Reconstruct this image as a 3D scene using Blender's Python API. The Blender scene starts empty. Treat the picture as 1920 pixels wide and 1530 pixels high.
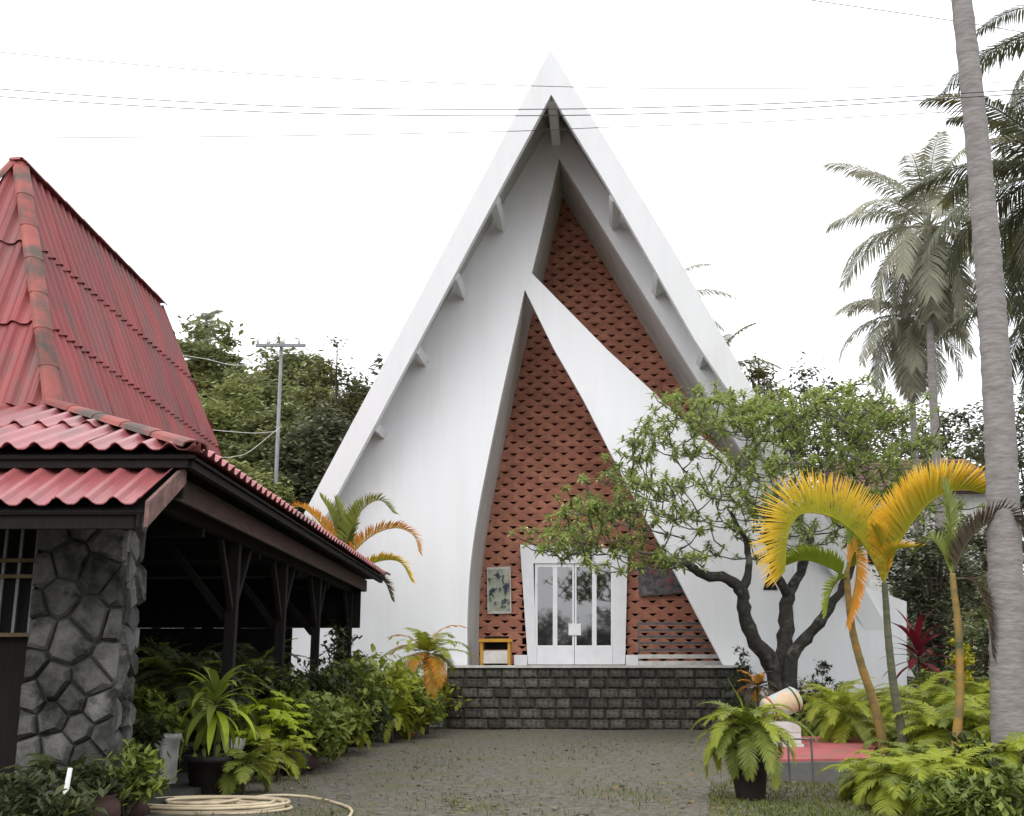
import bpy, math, random
import numpy as np
from mathutils import Vector
R = math.radians
rnd = random.Random(7)
rng = np.random.default_rng(7)
scene = bpy.context.scene
col = scene.collection

# ------------------------------------------------------------------ camera
FPX, PITCH = 2059.0, math.atan(490 / 2059.0)
EYE = np.array([0.0, 0.0, 1.5])
cam = bpy.data.cameras.new('camera')
cam.sensor_fit = 'HORIZONTAL'; cam.sensor_width = 36.0; cam.lens = 36.0 * FPX / 1920.0
cam.clip_start = 0.1; cam.clip_end = 2000
camo = bpy.data.objects.new('camera', cam); col.objects.link(camo)
camo.location = EYE; camo.rotation_euler = (math.pi / 2 + PITCH, 0, 0)
scene.camera = camo
# ------------------------------------------------------------------ sky, sun, exposure
SUN_EL, SUN_AZ = R(48), R(200)          # azimuth measured clockwise from +Y
w = bpy.data.worlds.new('World'); scene.world = w; w.use_nodes = True
nt = w.node_tree; nt.nodes.clear()
sky = nt.nodes.new('ShaderNodeTexSky'); sky.sky_type = 'NISHITA'; sky.sun_disc = False
sky.sun_elevation = SUN_EL; sky.sun_rotation = SUN_AZ; sky.air_density = 1.0; sky.dust_density = 5.0
hs = nt.nodes.new('ShaderNodeHueSaturation'); hs.inputs['Saturation'].default_value = 0.12
mx = nt.nodes.new('ShaderNodeMixRGB'); mx.inputs[0].default_value = 0.8
mx.inputs[2].default_value = (9.4, 9.6, 10.0, 1)      # even cloud layer
bg = nt.nodes.new('ShaderNodeBackground'); bg.inputs[1].default_value = 0.13
wo = nt.nodes.new('ShaderNodeOutputWorld')
nt.links.new(sky.outputs[0], hs.inputs['Color']); nt.links.new(hs.outputs[0], mx.inputs[1])
nt.links.new(mx.outputs[0], bg.inputs[0]); nt.links.new(bg.outputs[0], wo.inputs[0])
sun = bpy.data.lights.new('sun', 'SUN'); sun.energy = 0.6; sun.angle = R(60); sun.color = (1, .96, .9)
suno = bpy.data.objects.new('sun', sun); col.objects.link(suno)
sd = Vector((math.sin(SUN_AZ) * math.cos(SUN_EL), math.cos(SUN_AZ) * math.cos(SUN_EL), math.sin(SUN_EL)))
suno.rotation_euler = sd.to_track_quat('Z', 'Y').to_euler()
suno.location = (0, -10, 30)
vs = scene.view_settings
vs.view_transform = 'Standard'; vs.look = 'None'; vs.exposure = 0.76; vs.gamma = 1.0; vs.use_curve_mapping = False
scene.render.engine = 'CYCLES'
cy = scene.cycles
cy.max_bounces = 6; cy.diffuse_bounces = 3; cy.glossy_bounces = 3; cy.transmission_bounces = 4; cy.transparent_max_bounces = 6
cy.use_denoising = True

# ------------------------------------------------------------------ helpers
CP, SP = math.cos(PITCH), math.sin(PITCH)
def ray(px, py):
    x, y = (px - 960) / FPX, (765 - py) / FPX
    return np.array([x, CP - y * SP, SP + y * CP])
def at(px, py, Y):
    r = ray(px, py); return EYE + r * (Y / r[1])
def gnd(px, py, z=0.0):
    r = ray(px, py); return EYE + r * ((z - EYE[2]) / r[2])
def on_plane(px, py, P, n):
    r = ray(px, py); return EYE + r * (np.dot(np.asarray(P) - EYE, n) / np.dot(r, n))
def V(*a): return np.array(a, float)
def unit(a):
    a = np.asarray(a, float); return a / (np.linalg.norm(a) + 1e-12)
UP = V(0, 0, 1)

M = {}
def mat(name, c, rough=0.8, c2=None, scale=4.0, detail=4, bump=0.0, bscale=None, metal=0.0, spec=0.3,
        c3=None, scale3=0.6, island=0.0, trans=0.0, stretch=None, ior=None, f3=(0.52, 0.68), vary=0.0, tip=None):
    m = bpy.data.materials.new(name); m.use_nodes = True
    t = m.node_tree; n = t.nodes; b = n['Principled BSDF']; L = t.links.new
    b.inputs['Roughness'].default_value = rough; b.inputs['Metallic'].default_value = metal
    b.inputs['Specular IOR Level'].default_value = spec
    if ior: b.inputs['IOR'].default_value = ior
    cur = None
    tc = n.new('ShaderNodeTexCoord'); vec = tc.outputs['Object']
    if stretch:
        mp = n.new('ShaderNodeMapping'); mp.inputs['Scale'].default_value = stretch
        L(vec, mp.inputs[0]); vec = mp.outputs[0]
    def noise(s, d):
        q = n.new('ShaderNodeTexNoise'); q.inputs['Scale'].default_value = s; q.inputs['Detail'].default_value = d
        q.inputs['Roughness'].default_value = 0.62; L(vec, q.inputs['Vector']); return q
    def ramp(src, a, bb):
        q = n.new('ShaderNodeMapRange'); q.inputs[1].default_value = a; q.inputs[2].default_value = bb
        L(src, q.inputs[0]); return q.outputs[0]
    if c2 is None:
        b.inputs['Base Color'].default_value = (*c, 1)
        q = n.new('ShaderNodeRGB'); q.outputs[0].default_value = (*c, 1); cur = q.outputs[0]
    else:
        k = n.new('ShaderNodeMixRGB'); k.inputs[1].default_value = (*c, 1); k.inputs[2].default_value = (*c2, 1)
        if island:
            g = n.new('ShaderNodeNewGeometry'); fac = g.outputs['Random Per Island']
            a = n.new('ShaderNodeMath'); a.operation = 'MULTIPLY_ADD'; a.inputs[1].default_value = island
            L(fac, a.inputs[0])
            s = n.new('ShaderNodeMath'); s.operation = 'MULTIPLY'; s.inputs[1].default_value = 1 - island
            L(ramp(noise(scale, 2).outputs[0], 0.35, 0.65), s.inputs[0]); L(s.outputs[0], a.inputs[2])
            L(a.outputs[0], k.inputs[0])
        else:
            L(ramp(noise(scale, detail).outputs[0], 0.35, 0.65), k.inputs[0])
        cur = k.outputs[0]
    if c3 is not None:
        k = n.new('ShaderNodeMixRGB'); k.inputs[2].default_value = (*c3, 1); L(cur, k.inputs[1])
        L(ramp(noise(scale3, 6).outputs[0], *f3), k.inputs[0]); cur = k.outputs[0]
    if tip is not None:                      # leaflet colour runs from base to tip
        at_ = n.new('ShaderNodeAttribute'); at_.attribute_name = 'tip'
        k = n.new('ShaderNodeMixRGB'); k.inputs[2].default_value = (*tip, 1); L(cur, k.inputs[1])
        L(ramp(at_.outputs['Fac'], .15, .85), k.inputs[0]); cur = k.outputs[0]
    if vary:                                 # each piece its own tone
        oi = n.new('ShaderNodeObjectInfo'); g = n.new('ShaderNodeNewGeometry')
        a = n.new('ShaderNodeMath'); a.operation = 'ADD'; L(oi.outputs['Random'], a.inputs[0]); L(g.outputs['Random Per Island'], a.inputs[1])
        fr_ = n.new('ShaderNodeMath'); fr_.operation = 'FRACT'; L(a.outputs[0], fr_.inputs[0])
        mr = n.new('ShaderNodeMapRange'); mr.inputs[3].default_value = 1 - vary; mr.inputs[4].default_value = 1 + vary; L(fr_.outputs[0], mr.inputs[0])
        hv = n.new('ShaderNodeHueSaturation'); L(cur, hv.inputs['Color']); L(mr.outputs[0], hv.inputs['Value']); cur = hv.outputs[0]
    L(cur, b.inputs['Base Color'])
    if bump:
        q = n.new('ShaderNodeBump'); q.inputs['Strength'].default_value = bump; q.inputs['Distance'].default_value = 0.02
        L(noise(bscale or scale * 4, 5).outputs[0], q.inputs['Height']); L(q.outputs[0], b.inputs['Normal'])
    if trans:
        tr = n.new('ShaderNodeBsdfTranslucent'); L(cur, tr.inputs[0])
        ms = n.new('ShaderNodeMixShader'); ms.inputs[0].default_value = trans
        L(b.outputs[0], ms.inputs[1]); L(tr.outputs[0], ms.inputs[2]); L(ms.outputs[0], n['Material Output'].inputs[0])
    M[name] = m; return m
def leafmat(name, a, b, c3=None, trans=0.3, island=0.6, scale=1.2, scale3=0.8, rough=0.55, f3=(0.55, 0.7), tip=None):
    return mat(name, a, rough, b, tip=tip, scale=scale, island=island, trans=trans, spec=0.35, c3=c3, scale3=scale3, f3=f3)

# walls, roofs, stone
mat('plaster', (.75, .76, .785), .85, (.72, .73, .75), scale=2.2, bump=.12, bscale=30, c3=(.66, .66, .645), scale3=1.6, f3=(.55, .85), stretch=(1.2, 1.2, .12))
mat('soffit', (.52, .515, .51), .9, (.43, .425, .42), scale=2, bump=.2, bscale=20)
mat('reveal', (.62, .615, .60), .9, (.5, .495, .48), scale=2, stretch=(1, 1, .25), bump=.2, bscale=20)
mat('terracotta', (.41, .180, .122), .85, (.33, .140, .095), scale=5, bump=.35, bscale=40, c3=(.20, .085, .06), scale3=.7, f3=(.55, .75), vary=.16)
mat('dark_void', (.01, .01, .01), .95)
mat('white_paint', (.80, .80, .83), .45, (.74, .74, .78), scale=3)
mat('glass', (.012, .013, .014), .03, (.02, .02, .022), scale=2, spec=.8, ior=1.95)
mat('stone_dark', (.125, .116, .098), .95, (.022, .022, .019), scale=9, detail=10, bump=1.0, bscale=25, c3=(.034, .038, .026), scale3=1.6, f3=(.5, .66), vary=.4)
mat('mortar', (.022, .022, .02), .95, (.05, .05, .044), scale=9)
mat('stone_grey', (.125, .12, .117), .95, (.045, .044, .042), scale=4, detail=8, bump=.9, bscale=18, c3=(.018, .019, .016), scale3=2.2, f3=(.5, .62), vary=.5)
mat('slab', (.60, .59, .56), .85, (.45, .44, .41), scale=4, bump=.3)
mat('concrete', (.15, .147, .138), .92, (.09, .088, .08), scale=3, detail=8, bump=.4, c3=(.08, .085, .05), scale3=1.2)
mat('roof_red', (.35, .100, .105), .34, (.28, .085, .086), scale=3.2, spec=.7, bump=.2, bscale=14, c3=(.13, .075, .065), scale3=1.5, f3=(.52, .72), vary=.12, stretch=(1, .5, .6))
mat('roof_red_steep', (.28, .055, .056), .5, (.20, .048, .048), scale=2.0, spec=.4, bump=.15, bscale=14, c3=(.13, .075, .066), scale3=1.5, f3=(.46, .70), vary=.10, stretch=(1, 1, .22))
mat('cap_red', (.30, .085, .070), .6, (.23, .068, .058), scale=3, c3=(.085, .065, .055), scale3=1.4, bump=.4, f3=(.44, .58), vary=.22)
mat('board', (.10, .062, .055), .85, (.06, .04, .035), scale=4, stretch=(1, 1, 4), bump=.4)
mat('board_pale', (.22, .12, .11), .85, (.10, .065, .055), scale=6, bump=.4)
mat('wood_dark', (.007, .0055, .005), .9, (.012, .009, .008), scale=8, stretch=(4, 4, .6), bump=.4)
mat('wood_yellow', (.50, .26, .03), .6, (.40, .2, .03), scale=8)
mat('metal_grey', (.14, .14, .14), .5, (.08, .08, .08), scale=6, metal=.4)
mat('wire', (.03, .032, .036), .6)
mat('wire_pale', (.55, .55, .5), .6)
mat('pole_grey', (.22, .23, .24), .8, (.17, .18, .18), scale=6)
# ground
mat('dirt', (.180, .162, .130), .97, (.075, .068, .056), scale=9.0, detail=8, bump=.8, bscale=60, c3=(.115, .112, .060), scale3=.8, f3=(.50, .68))
mat('path_worn', (.135, .128, .115), .95, (.085, .08, .07), scale=1.6, detail=9, bump=.5, bscale=12, c3=(.12, .118, .055), scale3=1.3, f3=(.5, .66))
mat('twig', (.16, .145, .13), .9, (.08, .072, .066), scale=6)
mat('litter', (.22, .16, .08), .9, (.12, .08, .04), scale=3, island=.9)
mat('red_floor', (.40, .10, .10), .8, (.32, .09, .085), scale=3, bump=.3, c3=(.22, .12, .1), scale3=2)
# plants
mat('bark_dark', (.045, .041, .037), .95, (.018, .017, .015), scale=9, detail=8, bump=1.0, bscale=12, c3=(.11, .105, .09), scale3=3.0, f3=(.56, .68))
mat('bark_brown', (.09, .075, .06), .95, (.05, .042, .035), scale=6, bump=.7)
mat('palm_trunk', (.27, .25, .24), .92, (.17, .155, .145), scale=5, stretch=(1, 1, 5), bump=.5, bscale=10)
mat('palm_trunk_yellow', (.30, .17, .04), .8, (.16, .13, .05), scale=3, stretch=(1, 1, 3), c3=(.07, .08, .045), scale3=1.6)
mat('palm_trunk_olive', (.12, .12, .07), .8, (.07, .075, .05), scale=4, stretch=(1, 1, 4))
leafmat('leaf_wood', (.16, .18, .085), (.27, .29, .125), c3=(.33, .31, .12), scale3=.35)  # paler and greyer than real leaves: distance haze put into the colour
leafmat('leaf_wood_dark', (.095, .105, .068), (.175, .185, .10), c3=(.24, .24, .11), scale3=.4)  # lightened and greyed too, haze mixed into the leaf colour
leafmat('leaf_wood_lime', (.22, .25, .09), (.34, .36, .13), c3=(.17, .19, .085), scale3=.5)  # raised and desaturated the same way, to stand in for haze
leafmat('leaf_olive', (.10, .10, .045), (.16, .15, .055), c3=(.2, .17, .05))
leafmat('leaf_frangipani', (.25, .32, .095), (.40, .47, .14), c3=(.20, .25, .11), scale3=.5, trans=.35)
leafmat('petal', (.75, .72, .50), (.8, .7, .3), trans=.2)
leafmat('leaf_coconut', (.25, .25, .185), (.37, .36, .26), c3=(.42, .38, .24), scale3=.5, trans=.3)  # washed-out grey green: haze and glare put into the frond colour
leafmat('leaf_coconut_dark', (.08, .09, .055), (.15, .155, .085), c3=(.24, .21, .08), trans=.25)
leafmat('leaf_gold', (.38, .38, .03), (.52, .44, .04), c3=(.30, .34, .03), scale3=1.6, trans=.4, tip=(.86, .54, .05))
leafmat('leaf_gold_green', (.16, .26, .020), (.27, .30, .025), trans=.35)
leafmat('leaf_orange', (.50, .26, .03), (.55, .32, .04), trans=.35, tip=(.66, .26, .03))
leafmat('leaf_brown', (.06, .045, .03), (.10, .07, .04), trans=.1)
leafmat('leaf_fern', (.12, .155, .028), (.24, .28, .045), c3=(.34, .33, .05), scale3=2.0)
leafmat('leaf_fern_dark', (.030, .042, .018), (.075, .09, .03), c3=(.16, .17, .045), scale3=2.2)
leafmat('leaf_lime', (.30, .40, .018), (.40, .47, .03), c3=(.16, .26, .02), scale3=3)
leafmat('leaf_strap', (.15, .20, .04), (.27, .33, .05), c3=(.38, .43, .07), scale3=2)
leafmat('leaf_mid', (.10, .135, .03), (.20, .25, .045), c3=(.34, .37, .05), scale3=2.0)
leafmat('leaf_bright', (.26, .31, .03), (.40, .43, .05), c3=(.13, .17, .025), scale3=1.6, trans=.4)
leafmat('leaf_red', (.25, .012, .03), (.09, .010, .018), c3=(.03, .012, .014), scale3=4)
leafmat('leaf_yellow', (.48, .42, .02), (.30, .33, .02))
leafmat('grass', (.07, .095, .018), (.145, .165, .028), c3=(.17, .14, .05), scale3=1.2)
mat('pot_white', (.66, .66, .63), .6, (.50, .50, .46), scale=5, c3=(.28, .29, .22), scale3=2.5)
mat('pot_black', (.012, .010, .010), .7, (.022, .016, .014), scale=6)
mat('pot_grey', (.17, .165, .16), .85, (.10, .1, .1), scale=5, bump=.4)
mat('pot_clay', (.25, .10, .06), .85, (.17, .07, .045), scale=5, bump=.3)
mat('pot_brown', (.06, .03, .025), .8, (.035, .02, .018), scale=5)
mat('soil', (.03, .025, .02), .98)
mat('hose', (.62, .52, .36), .5, (.50, .41, .28), scale=3)
mat('pipe_white', (.62, .62, .60), .6)
mat('purple_cloth', (.20, .11, .13), .9, (.14, .08, .09), scale=8, bump=.4)

TIP = None
def mesh_obj(name, v, f, m, parent=None, smooth=False, loc=None):
    """v in world coordinates (or local when parent is None and loc is None)"""
    v = np.asarray(v, float).reshape(-1, 3)
    off = np.zeros(3)
    if parent is not None:
        p = parent
        while p is not None:
            off = off + np.array(p.location); p = p.parent
    elif loc is not None: off = np.asarray(loc, float)
    v = v - off
    me = bpy.data.meshes.new(name)
    if isinstance(f, np.ndarray) and f.ndim == 2:
        nf, k = f.shape
        me.vertices.add(len(v)); me.vertices.foreach_set('co', v.astype(np.float32).ravel())
        me.loops.add(nf * k); me.loops.foreach_set('vertex_index', f.astype(np.int32).ravel())
        me.polygons.add(nf); me.polygons.foreach_set('loop_start', np.arange(0, nf * k, k, dtype=np.int32))
        me.update(calc_edges=True)
    else:
        me.from_pydata([tuple(x) for x in v], [], [tuple(int(i) for i in x) for x in f]); me.update()
    if smooth: me.polygons.foreach_set('use_smooth', np.ones(len(me.polygons), bool))
    if m: me.materials.append(M[m])
    if TIP is not None and name == 'frond' and len(TIP) == len(v):
        me.attributes.new('tip', 'FLOAT', 'POINT').data.foreach_set('value', TIP)
    o = bpy.data.objects.new(name, me); col.objects.link(o)
    if parent is not None: o.parent = parent
    elif loc is not None: o.location = tuple(float(x) for x in loc)
    return o
def tag(o, label, cat, group=None):
    o['label'] = label; o['category'] = cat
    if group: o['group'] = group
    return o
def thing(name, label, cat, loc=(0, 0, 0), group=None, rz=0.0):
    o = bpy.data.objects.new(name, None); col.objects.link(o)
    o.location = tuple(float(x) for x in loc); o.rotation_euler = (0, 0, rz); o.empty_display_size = .2
    return tag(o, label, cat, group)
def struct(o, kind='structure'):
    o['kind'] = kind; return o

class MB:
    def __init__(s): s.v = []; s.f = []
    def add(s, v, f):
        b = len(s.v); s.v += [tuple(x) for x in v]; s.f += [tuple(i + b for i in q) for q in f]; return s
    def prism(s, pts, vec):
        pts = [np.asarray(p, float) for p in pts]; n = len(pts); vec = np.asarray(vec, float)
        nrm = sum((np.cross(pts[i], pts[(i + 1) % n]) for i in range(n)), np.zeros(3))
        if np.dot(nrm, vec) > 0: pts = pts[::-1]
        v = pts + [p + vec for p in pts]
        f = [tuple(range(n)), tuple(range(2 * n - 1, n - 1, -1))]
        f += [(i, i + n, (i + 1) % n + n, (i + 1) % n) for i in range(n)]
        return s.add(v, f)
    def box(s, c, sx, sy, sz, ex=(1, 0, 0), ey=(0, 1, 0), ez=(0, 0, 1)):
        c = np.asarray(c, float); ex, ey, ez = (np.asarray(a, float) for a in (ex, ey, ez))
        a = c - ex * sx / 2 - ey * sy / 2 - ez * sz / 2
        return s.prism([a, a + ex * sx, a + ex * sx + ez * sz, a + ez * sz], ey * sy)
    def beam(s, a, b, wd, ht, up=UP):
        a, b = np.asarray(a, float), np.asarray(b, float); d = unit(b - a); sx = unit(np.cross(d, up)); uz = np.cross(sx, d)
        p = [a + sx * (i * wd / 2) + uz * (j * ht / 2) for i, j in ((-1, -1), (1, -1), (1, 1), (-1, 1))]
        return s.prism(p, b - a)
    def tube(s, pts, rad, n=8, cap=True):
        pts = [np.asarray(p, float) for p in pts]; k = len(pts); base = len(s.v)
        if not hasattr(rad, '__len__'): rad = [rad] * k
        ref = None
        for i, p in enumerate(pts):
            d = unit(pts[min(i + 1, k - 1)] - pts[max(i - 1, 0)])
            if ref is None: ref = V(1, 0, 0) if abs(d[0]) < .8 else V(0, 1, 0)
            a = unit(ref - d * np.dot(ref, d)); b = np.cross(d, a); ref = a
            for j in range(n):
                t = 2 * math.pi * j / n
                s.v.append(tuple(p + (a * math.cos(t) + b * math.sin(t)) * rad[i]))
        for i in range(k - 1):
            for j in range(n):
                q = base + i * n
                s.f.append((q + j, q + (j + 1) % n, q + n + (j + 1) % n, q + n + j))
        if cap:
            s.f.append(tuple(base + j for j in range(n - 1, -1, -1)))
            s.f.append(tuple(base + (k - 1) * n + j for j in range(n)))
        return s
    def lathe(s, c, prof, n=20, flute=0.0, nfl=12):
        c = np.asarray(c, float); b = len(s.v)
        for r, z in prof:
            for j in range(n):
                t = 2 * math.pi * j / n; rr = r * (1 + flute * math.cos(nfl * t))
                s.v.append((c[0] + rr * math.cos(t), c[1] + rr * math.sin(t), c[2] + z))
        for i in range(len(prof) - 1):
            for j in range(n):
                q = b + i * n; s.f.append((q + j, q + (j + 1) % n, q + n + (j + 1) % n, q + n + j))
        s.f.append(tuple(b + j for j in range(n - 1, -1, -1)))
        s.f.append(tuple(b + (len(prof) - 1) * n + j for j in range(n)))
        return s
    def build(s, name, m, parent=None, smooth=False, loc=None):
        return mesh_obj(name, s.v, s.f, m, parent, smooth, loc)

def catmull(p, n):
    p = [np.asarray(x, float) for x in p]
    q = [2 * p[0] - p[1]] + p + [2 * p[-1] - p[-2]]; out = []
    for i in range(1, len(q) - 2):
        for t in np.linspace(0, 1, n, endpoint=False):
            a, b, c, d = q[i - 1], q[i], q[i + 1], q[i + 2]
            out.append(.5 * (2 * b + (c - a) * t + (2 * a - 5 * b + 4 * c - d) * t * t + (3 * b - a - 3 * c + d) * t ** 3))
    return out + [p[-1]]

# ================================================================== GROUND
def axis(lo, hi, a, b, st):
    return np.unique(np.concatenate([np.linspace(lo, a, 12), np.arange(a, b, st), np.linspace(b, hi, 12)]))
gx = axis(-500, 500, -14, 16, .5); gy = axis(-300, 700, 5, 34, .5)
GX, GY = np.meshgrid(gx, gy)
def hgt(x, y):
    k = np.clip((x + 14) / 3, 0, 1) * np.clip((16 - x) / 3, 0, 1) * np.clip((y - 5) / 3, 0, 1) * np.clip((32 - y) / 3, 0, 1)
    return k * (.025 * np.sin(x * .9 + 1.3) * np.cos(y * .7) + .018 * np.sin(x * 2.1 + y * 1.7))
GZ = hgt(GX, GY)
nx = len(gx); ii = np.arange(len(gy) - 1)[:, None] * nx + np.arange(nx - 1)[None]; ii = ii.ravel()
struct(mesh_obj('ground', np.stack([GX, GY, GZ], -1), np.stack([ii, ii + 1, ii + nx + 1, ii + nx], 1), 'dirt', smooth=True))

# ================================================================== CHURCH
TH = R(4.9)
U = V(math.cos(TH), -math.sin(TH), 0); W_ = V(math.sin(TH), math.cos(TH), 0)   # along the front, into the church
P0 = at(1000, 1247, 30.2); P0[2] = 0
TZ = at(1000, 1247, 29.4)[2]                       # terrace level
def fac(px, py, d=0.0):                             # pixel -> point on the vertical front plane, d metres behind it
    return on_plane(px, py, P0 + W_ * d, W_)
church = thing('church', 'white A-frame church with steep gable, curved cut-outs and terracotta block screen', 'church', (P0[0], P0[1], 0))
# fascia plane: leans forward with height
k_ov = .172
FN = unit(W_ + k_ov * UP); FPt = P0 - W_ * .15 + UP * TZ
def fas(px, py): return on_plane(px, py, FPt, FN)
LO = [fas(1032, 92), fas(847, 441), fas(590, 925), fas(385, 1310)]
RO = [fas(1032, 92), fas(1264, 470), fas(1432, 765), fas(1716, 1270)]
LI = [fas(1033.5, 177), fas(891, 442), fas(706, 791), fas(630, 932), fas(438, 1300)]
RI = [fas(1033.5, 177), fas(1136, 344), fas(1220, 491), fas(1303, 638), fas(1372, 742), fas(1668, 1262)]
th_f = W_ * .24
MB().prism(LO + LI[::-1], th_f).build('fascia', 'plaster', church)
MB().prism(RO + RI[::-1], th_f).build('fascia', 'plaster', church)
def down(pts, d, sgn):                              # move a roof outline inwards, square to the slope
    out = []
    for i, p in enumerate(pts):
        t = unit(pts[min(i + 1, len(pts) - 1)] - pts[max(i - 1, 0)])
        nn = unit(np.cross(t, W_)); nn = nn if nn[2] < 0 else -nn
        if i == 0: nn = V(0, 0, -1) / max(.3, abs(nn[2]))
        out.append(p + nn * d)
    return out
for side in (LO, RO):
    top, low = down(side, .03, 1), down(side, .17, 1)
    a = [p + W_ * .25 for p in top + low[::-1]]
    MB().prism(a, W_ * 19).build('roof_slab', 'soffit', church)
def to_front(p, d=0.0): return p + W_ * (np.dot(P0 - p, W_) + d)
wl = [to_front(p) for p in down(LO, .10, 1)]; wr = [to_front(p) for p in down(RO, .10, 1)]
# curves of the openings
edgeL = [fac(1048.5, 297), fac(1036, 350), fac(1023, 405), fac(1010, 459), fac(997, 512), fac(990, 528)] + catmull([fac(984, 543), fac(960, 653), fac(937, 757), fac(914.5, 865), fac(896, 961), fac(882.5, 1055), fac(876.5, 1150), fac(876, 1247)], 3)
lowR = [fac(984, 543), fac(1038, 653), fac(1094, 750), fac(1159, 877), fac(1253, 1050), fac(1356, 1247)]
bandT = [fac(997, 512), fac(1068, 584), fac(1141, 658), fac(1215, 726), fac(1288, 795), fac(1345, 843), fac(1438, 921)]
upR = [fac(1048.5, 297), fac(1185, 516), fac(1322, 736), fac(1438, 921)]
def flat(p, z):
    q = np.array(p); q[2] = z; return q
bl = wl[-1]
left_poly = [wl[0]] + wl[1:] + [flat(wl[-1], -.3), flat(edgeL[-1], -.3)] + edgeL[::-1]
MB().prism(left_poly, W_ * .25).build('front_wall', 'plaster', church)
cr = fac(1700, 1270)
wr2 = wr[:3] + [wr[2] + (wr[3] - wr[2]) * .86]
rpoly = [wr[0], upR[0]] + upR[1:] + bandT[::-1][1:] + lowR[0:] + [flat(lowR[-1], TZ - .02), flat(lowR[-1], -.3), flat(cr, -.3), flat(cr, wr2[-1][2] - .05)] + wr2[::-1][:-1]
MB().prism(rpoly, W_ * .25).build('front_wall', 'plaster', church)
DEEP = 2.8
def strip(edge, off):
    e = [p + W_ * .253 for p in edge]
    return MB().prism(e + [p + U * off for p in e[::-1]], W_ * (DEEP - .26))
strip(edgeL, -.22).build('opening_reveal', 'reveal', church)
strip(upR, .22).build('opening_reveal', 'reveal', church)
# ridge beam and purlin ends
rb = fas(1034.5, 186); q = to_front(rb, -.003)
MB().beam(rb + W_ * .243 + UP * .55, q + UP * .55, .25, 1.1).build('ridge_beam', 'plaster', church)
for px, py, s in ((937, 372, -1), (861, 515, -1), (788, 655, -1), (711, 802, -1), (1141, 368, 1), (1226, 512, 1), (1312, 660, 1)):
    a = fas(px, py); t = unit((LO[1] - LO[0]) if s < 0 else (RO[1] - RO[0])); nn = unit(np.cross(t, W_)); nn = nn if nn[2] < 0 else -nn
    e = to_front(a, -.003); a = a + W_ * .243
    if np.dot(e - a, W_) < .1: continue
    c0 = a - nn * .20; L = np.dot(e - a, W_)
    p = [c0 + t * i * .10 + nn * j * .13 for i, j in ((-1, -1), (1, -1), (1, 1), (-1, 1))]
    MB().prism(p, W_ * L).build('purlin', 'plaster', church)
# screen wall of pierced terracotta blocks
screen = MB().prism([to_front(p, DEEP + .28) for p in [wl[0]] + wl[1:-1]] + [flat(to_front(wl[-2], DEEP + .28), -.2), flat(to_front(wr[-2], DEEP + .28), -.2)] + [to_front(p, DEEP + .28) for p in wr[1:-1][::-1]], W_ * .2).build('dark_backing', 'dark_void', church)  # black sheet put in for the unlit interior seen through the block holes
bw = 33.2 * 32.4 / FPX; bh = 11.72 * 32.4 / FPX / 1.0
bw, bh = .512, .186
def block_mesh():
    g = .0012; x0, x1, z0, z1 = -bw / 2 + g, bw / 2 - g, 0 + g, bh - g
    hole = [(-.120, .140), (-.03, .062), (.03, .062), (.120, .140)]
    outer = [(x0, z0), (x1, z0), (x1, z1), (x0, z1)]
    v = [(x, 0, z) for x, z in outer] + [(x, -.006, z) for x, z in hole] + [(x, .26, z) for x, z in hole] + [(x, .16, z) for x, z in outer]
    # 0-3 outer, 4-7 hole front (4 left top,5 left low,6 right low,7 right top), 8-11 hole back, 12-15 outer back
    f = [(0, 1, 6, 5), (0, 5, 4, 3), (1, 2, 7, 6), (3, 4, 7, 2), (4, 5, 9, 8), (5, 6, 10, 9), (6, 7, 11, 10), (7, 4, 8, 11),
         (0, 12, 13, 1), (1, 13, 14, 2), (2, 14, 15, 3), (3, 15, 12, 0)]
    # protruding visor over the hole
    b = len(v); v += [(-.15, -.001, .136), (.15, -.001, .136), (.12, -.03, .138), (-.12, -.03, .138), (-.15, -.001, .156), (.15, -.001, .156)]
    f += [(b, b + 3, b + 2, b + 1), (b + 3, b + 4, b + 5, b + 2), (b, b + 4, b + 3), (b + 1, b + 2, b + 5)]
    return v, f
bv, bf = block_mesh()
bme = bpy.data.meshes.new('terracotta_block'); bme.from_pydata(bv, [], bf); bme.materials.append(M['terracotta'])
SC = P0 + W_ * DEEP
def uz(p): d = p - P0; return np.dot(d, U), p[2]
ua, ub = uz(fac(850, 1240, DEEP))[0], uz(fac(1470, 1240, DEEP))[0]
polyA = [uz(p) for p in edgeL[6:]] + [uz(p) for p in lowR[::-1]]
polyB = [uz(p) for p in upR] + [uz(p) for p in bandT[::-1]] + [uz(p) for p in edgeL[:5][::-1]]
def inside(x, y, poly):
    c = False; n = len(poly)
    for i in range(n):
        (x1, y1), (x2, y2) = poly[i], poly[i - 1]
        if (y1 > y) != (y2 > y) and x < (x2 - x1) * (y - y1) / (y2 - y1) + x1: c = not c
    return c
def seen(u, z):                      # does the block show through the openings from about the camera
    P = P0 + U * u + W_ * DEEP + UP * z
    for ex in (-1.6, 0, 1.6):
        E = EYE + V(ex, 0, 0); k = np.dot(P0 - E, W_) / np.dot(P - E, W_); Q = E + (P - E) * k; a, b = uz(Q)
        for du, dz in ((0, 0), (-.3, 0), (.3, 0), (0, .2), (0, -.2)):
            if inside(a + du, b + dz, polyA) or inside(a + du, b + dz, polyB): return True
    return False
door_u = [uz(fac(x, 1200, DEEP))[0] for x in (984, 1172)]; door_top = uz(fac(1070, 1030, DEEP))[1]
blocks = []
r = 0; z = TZ + .05
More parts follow.
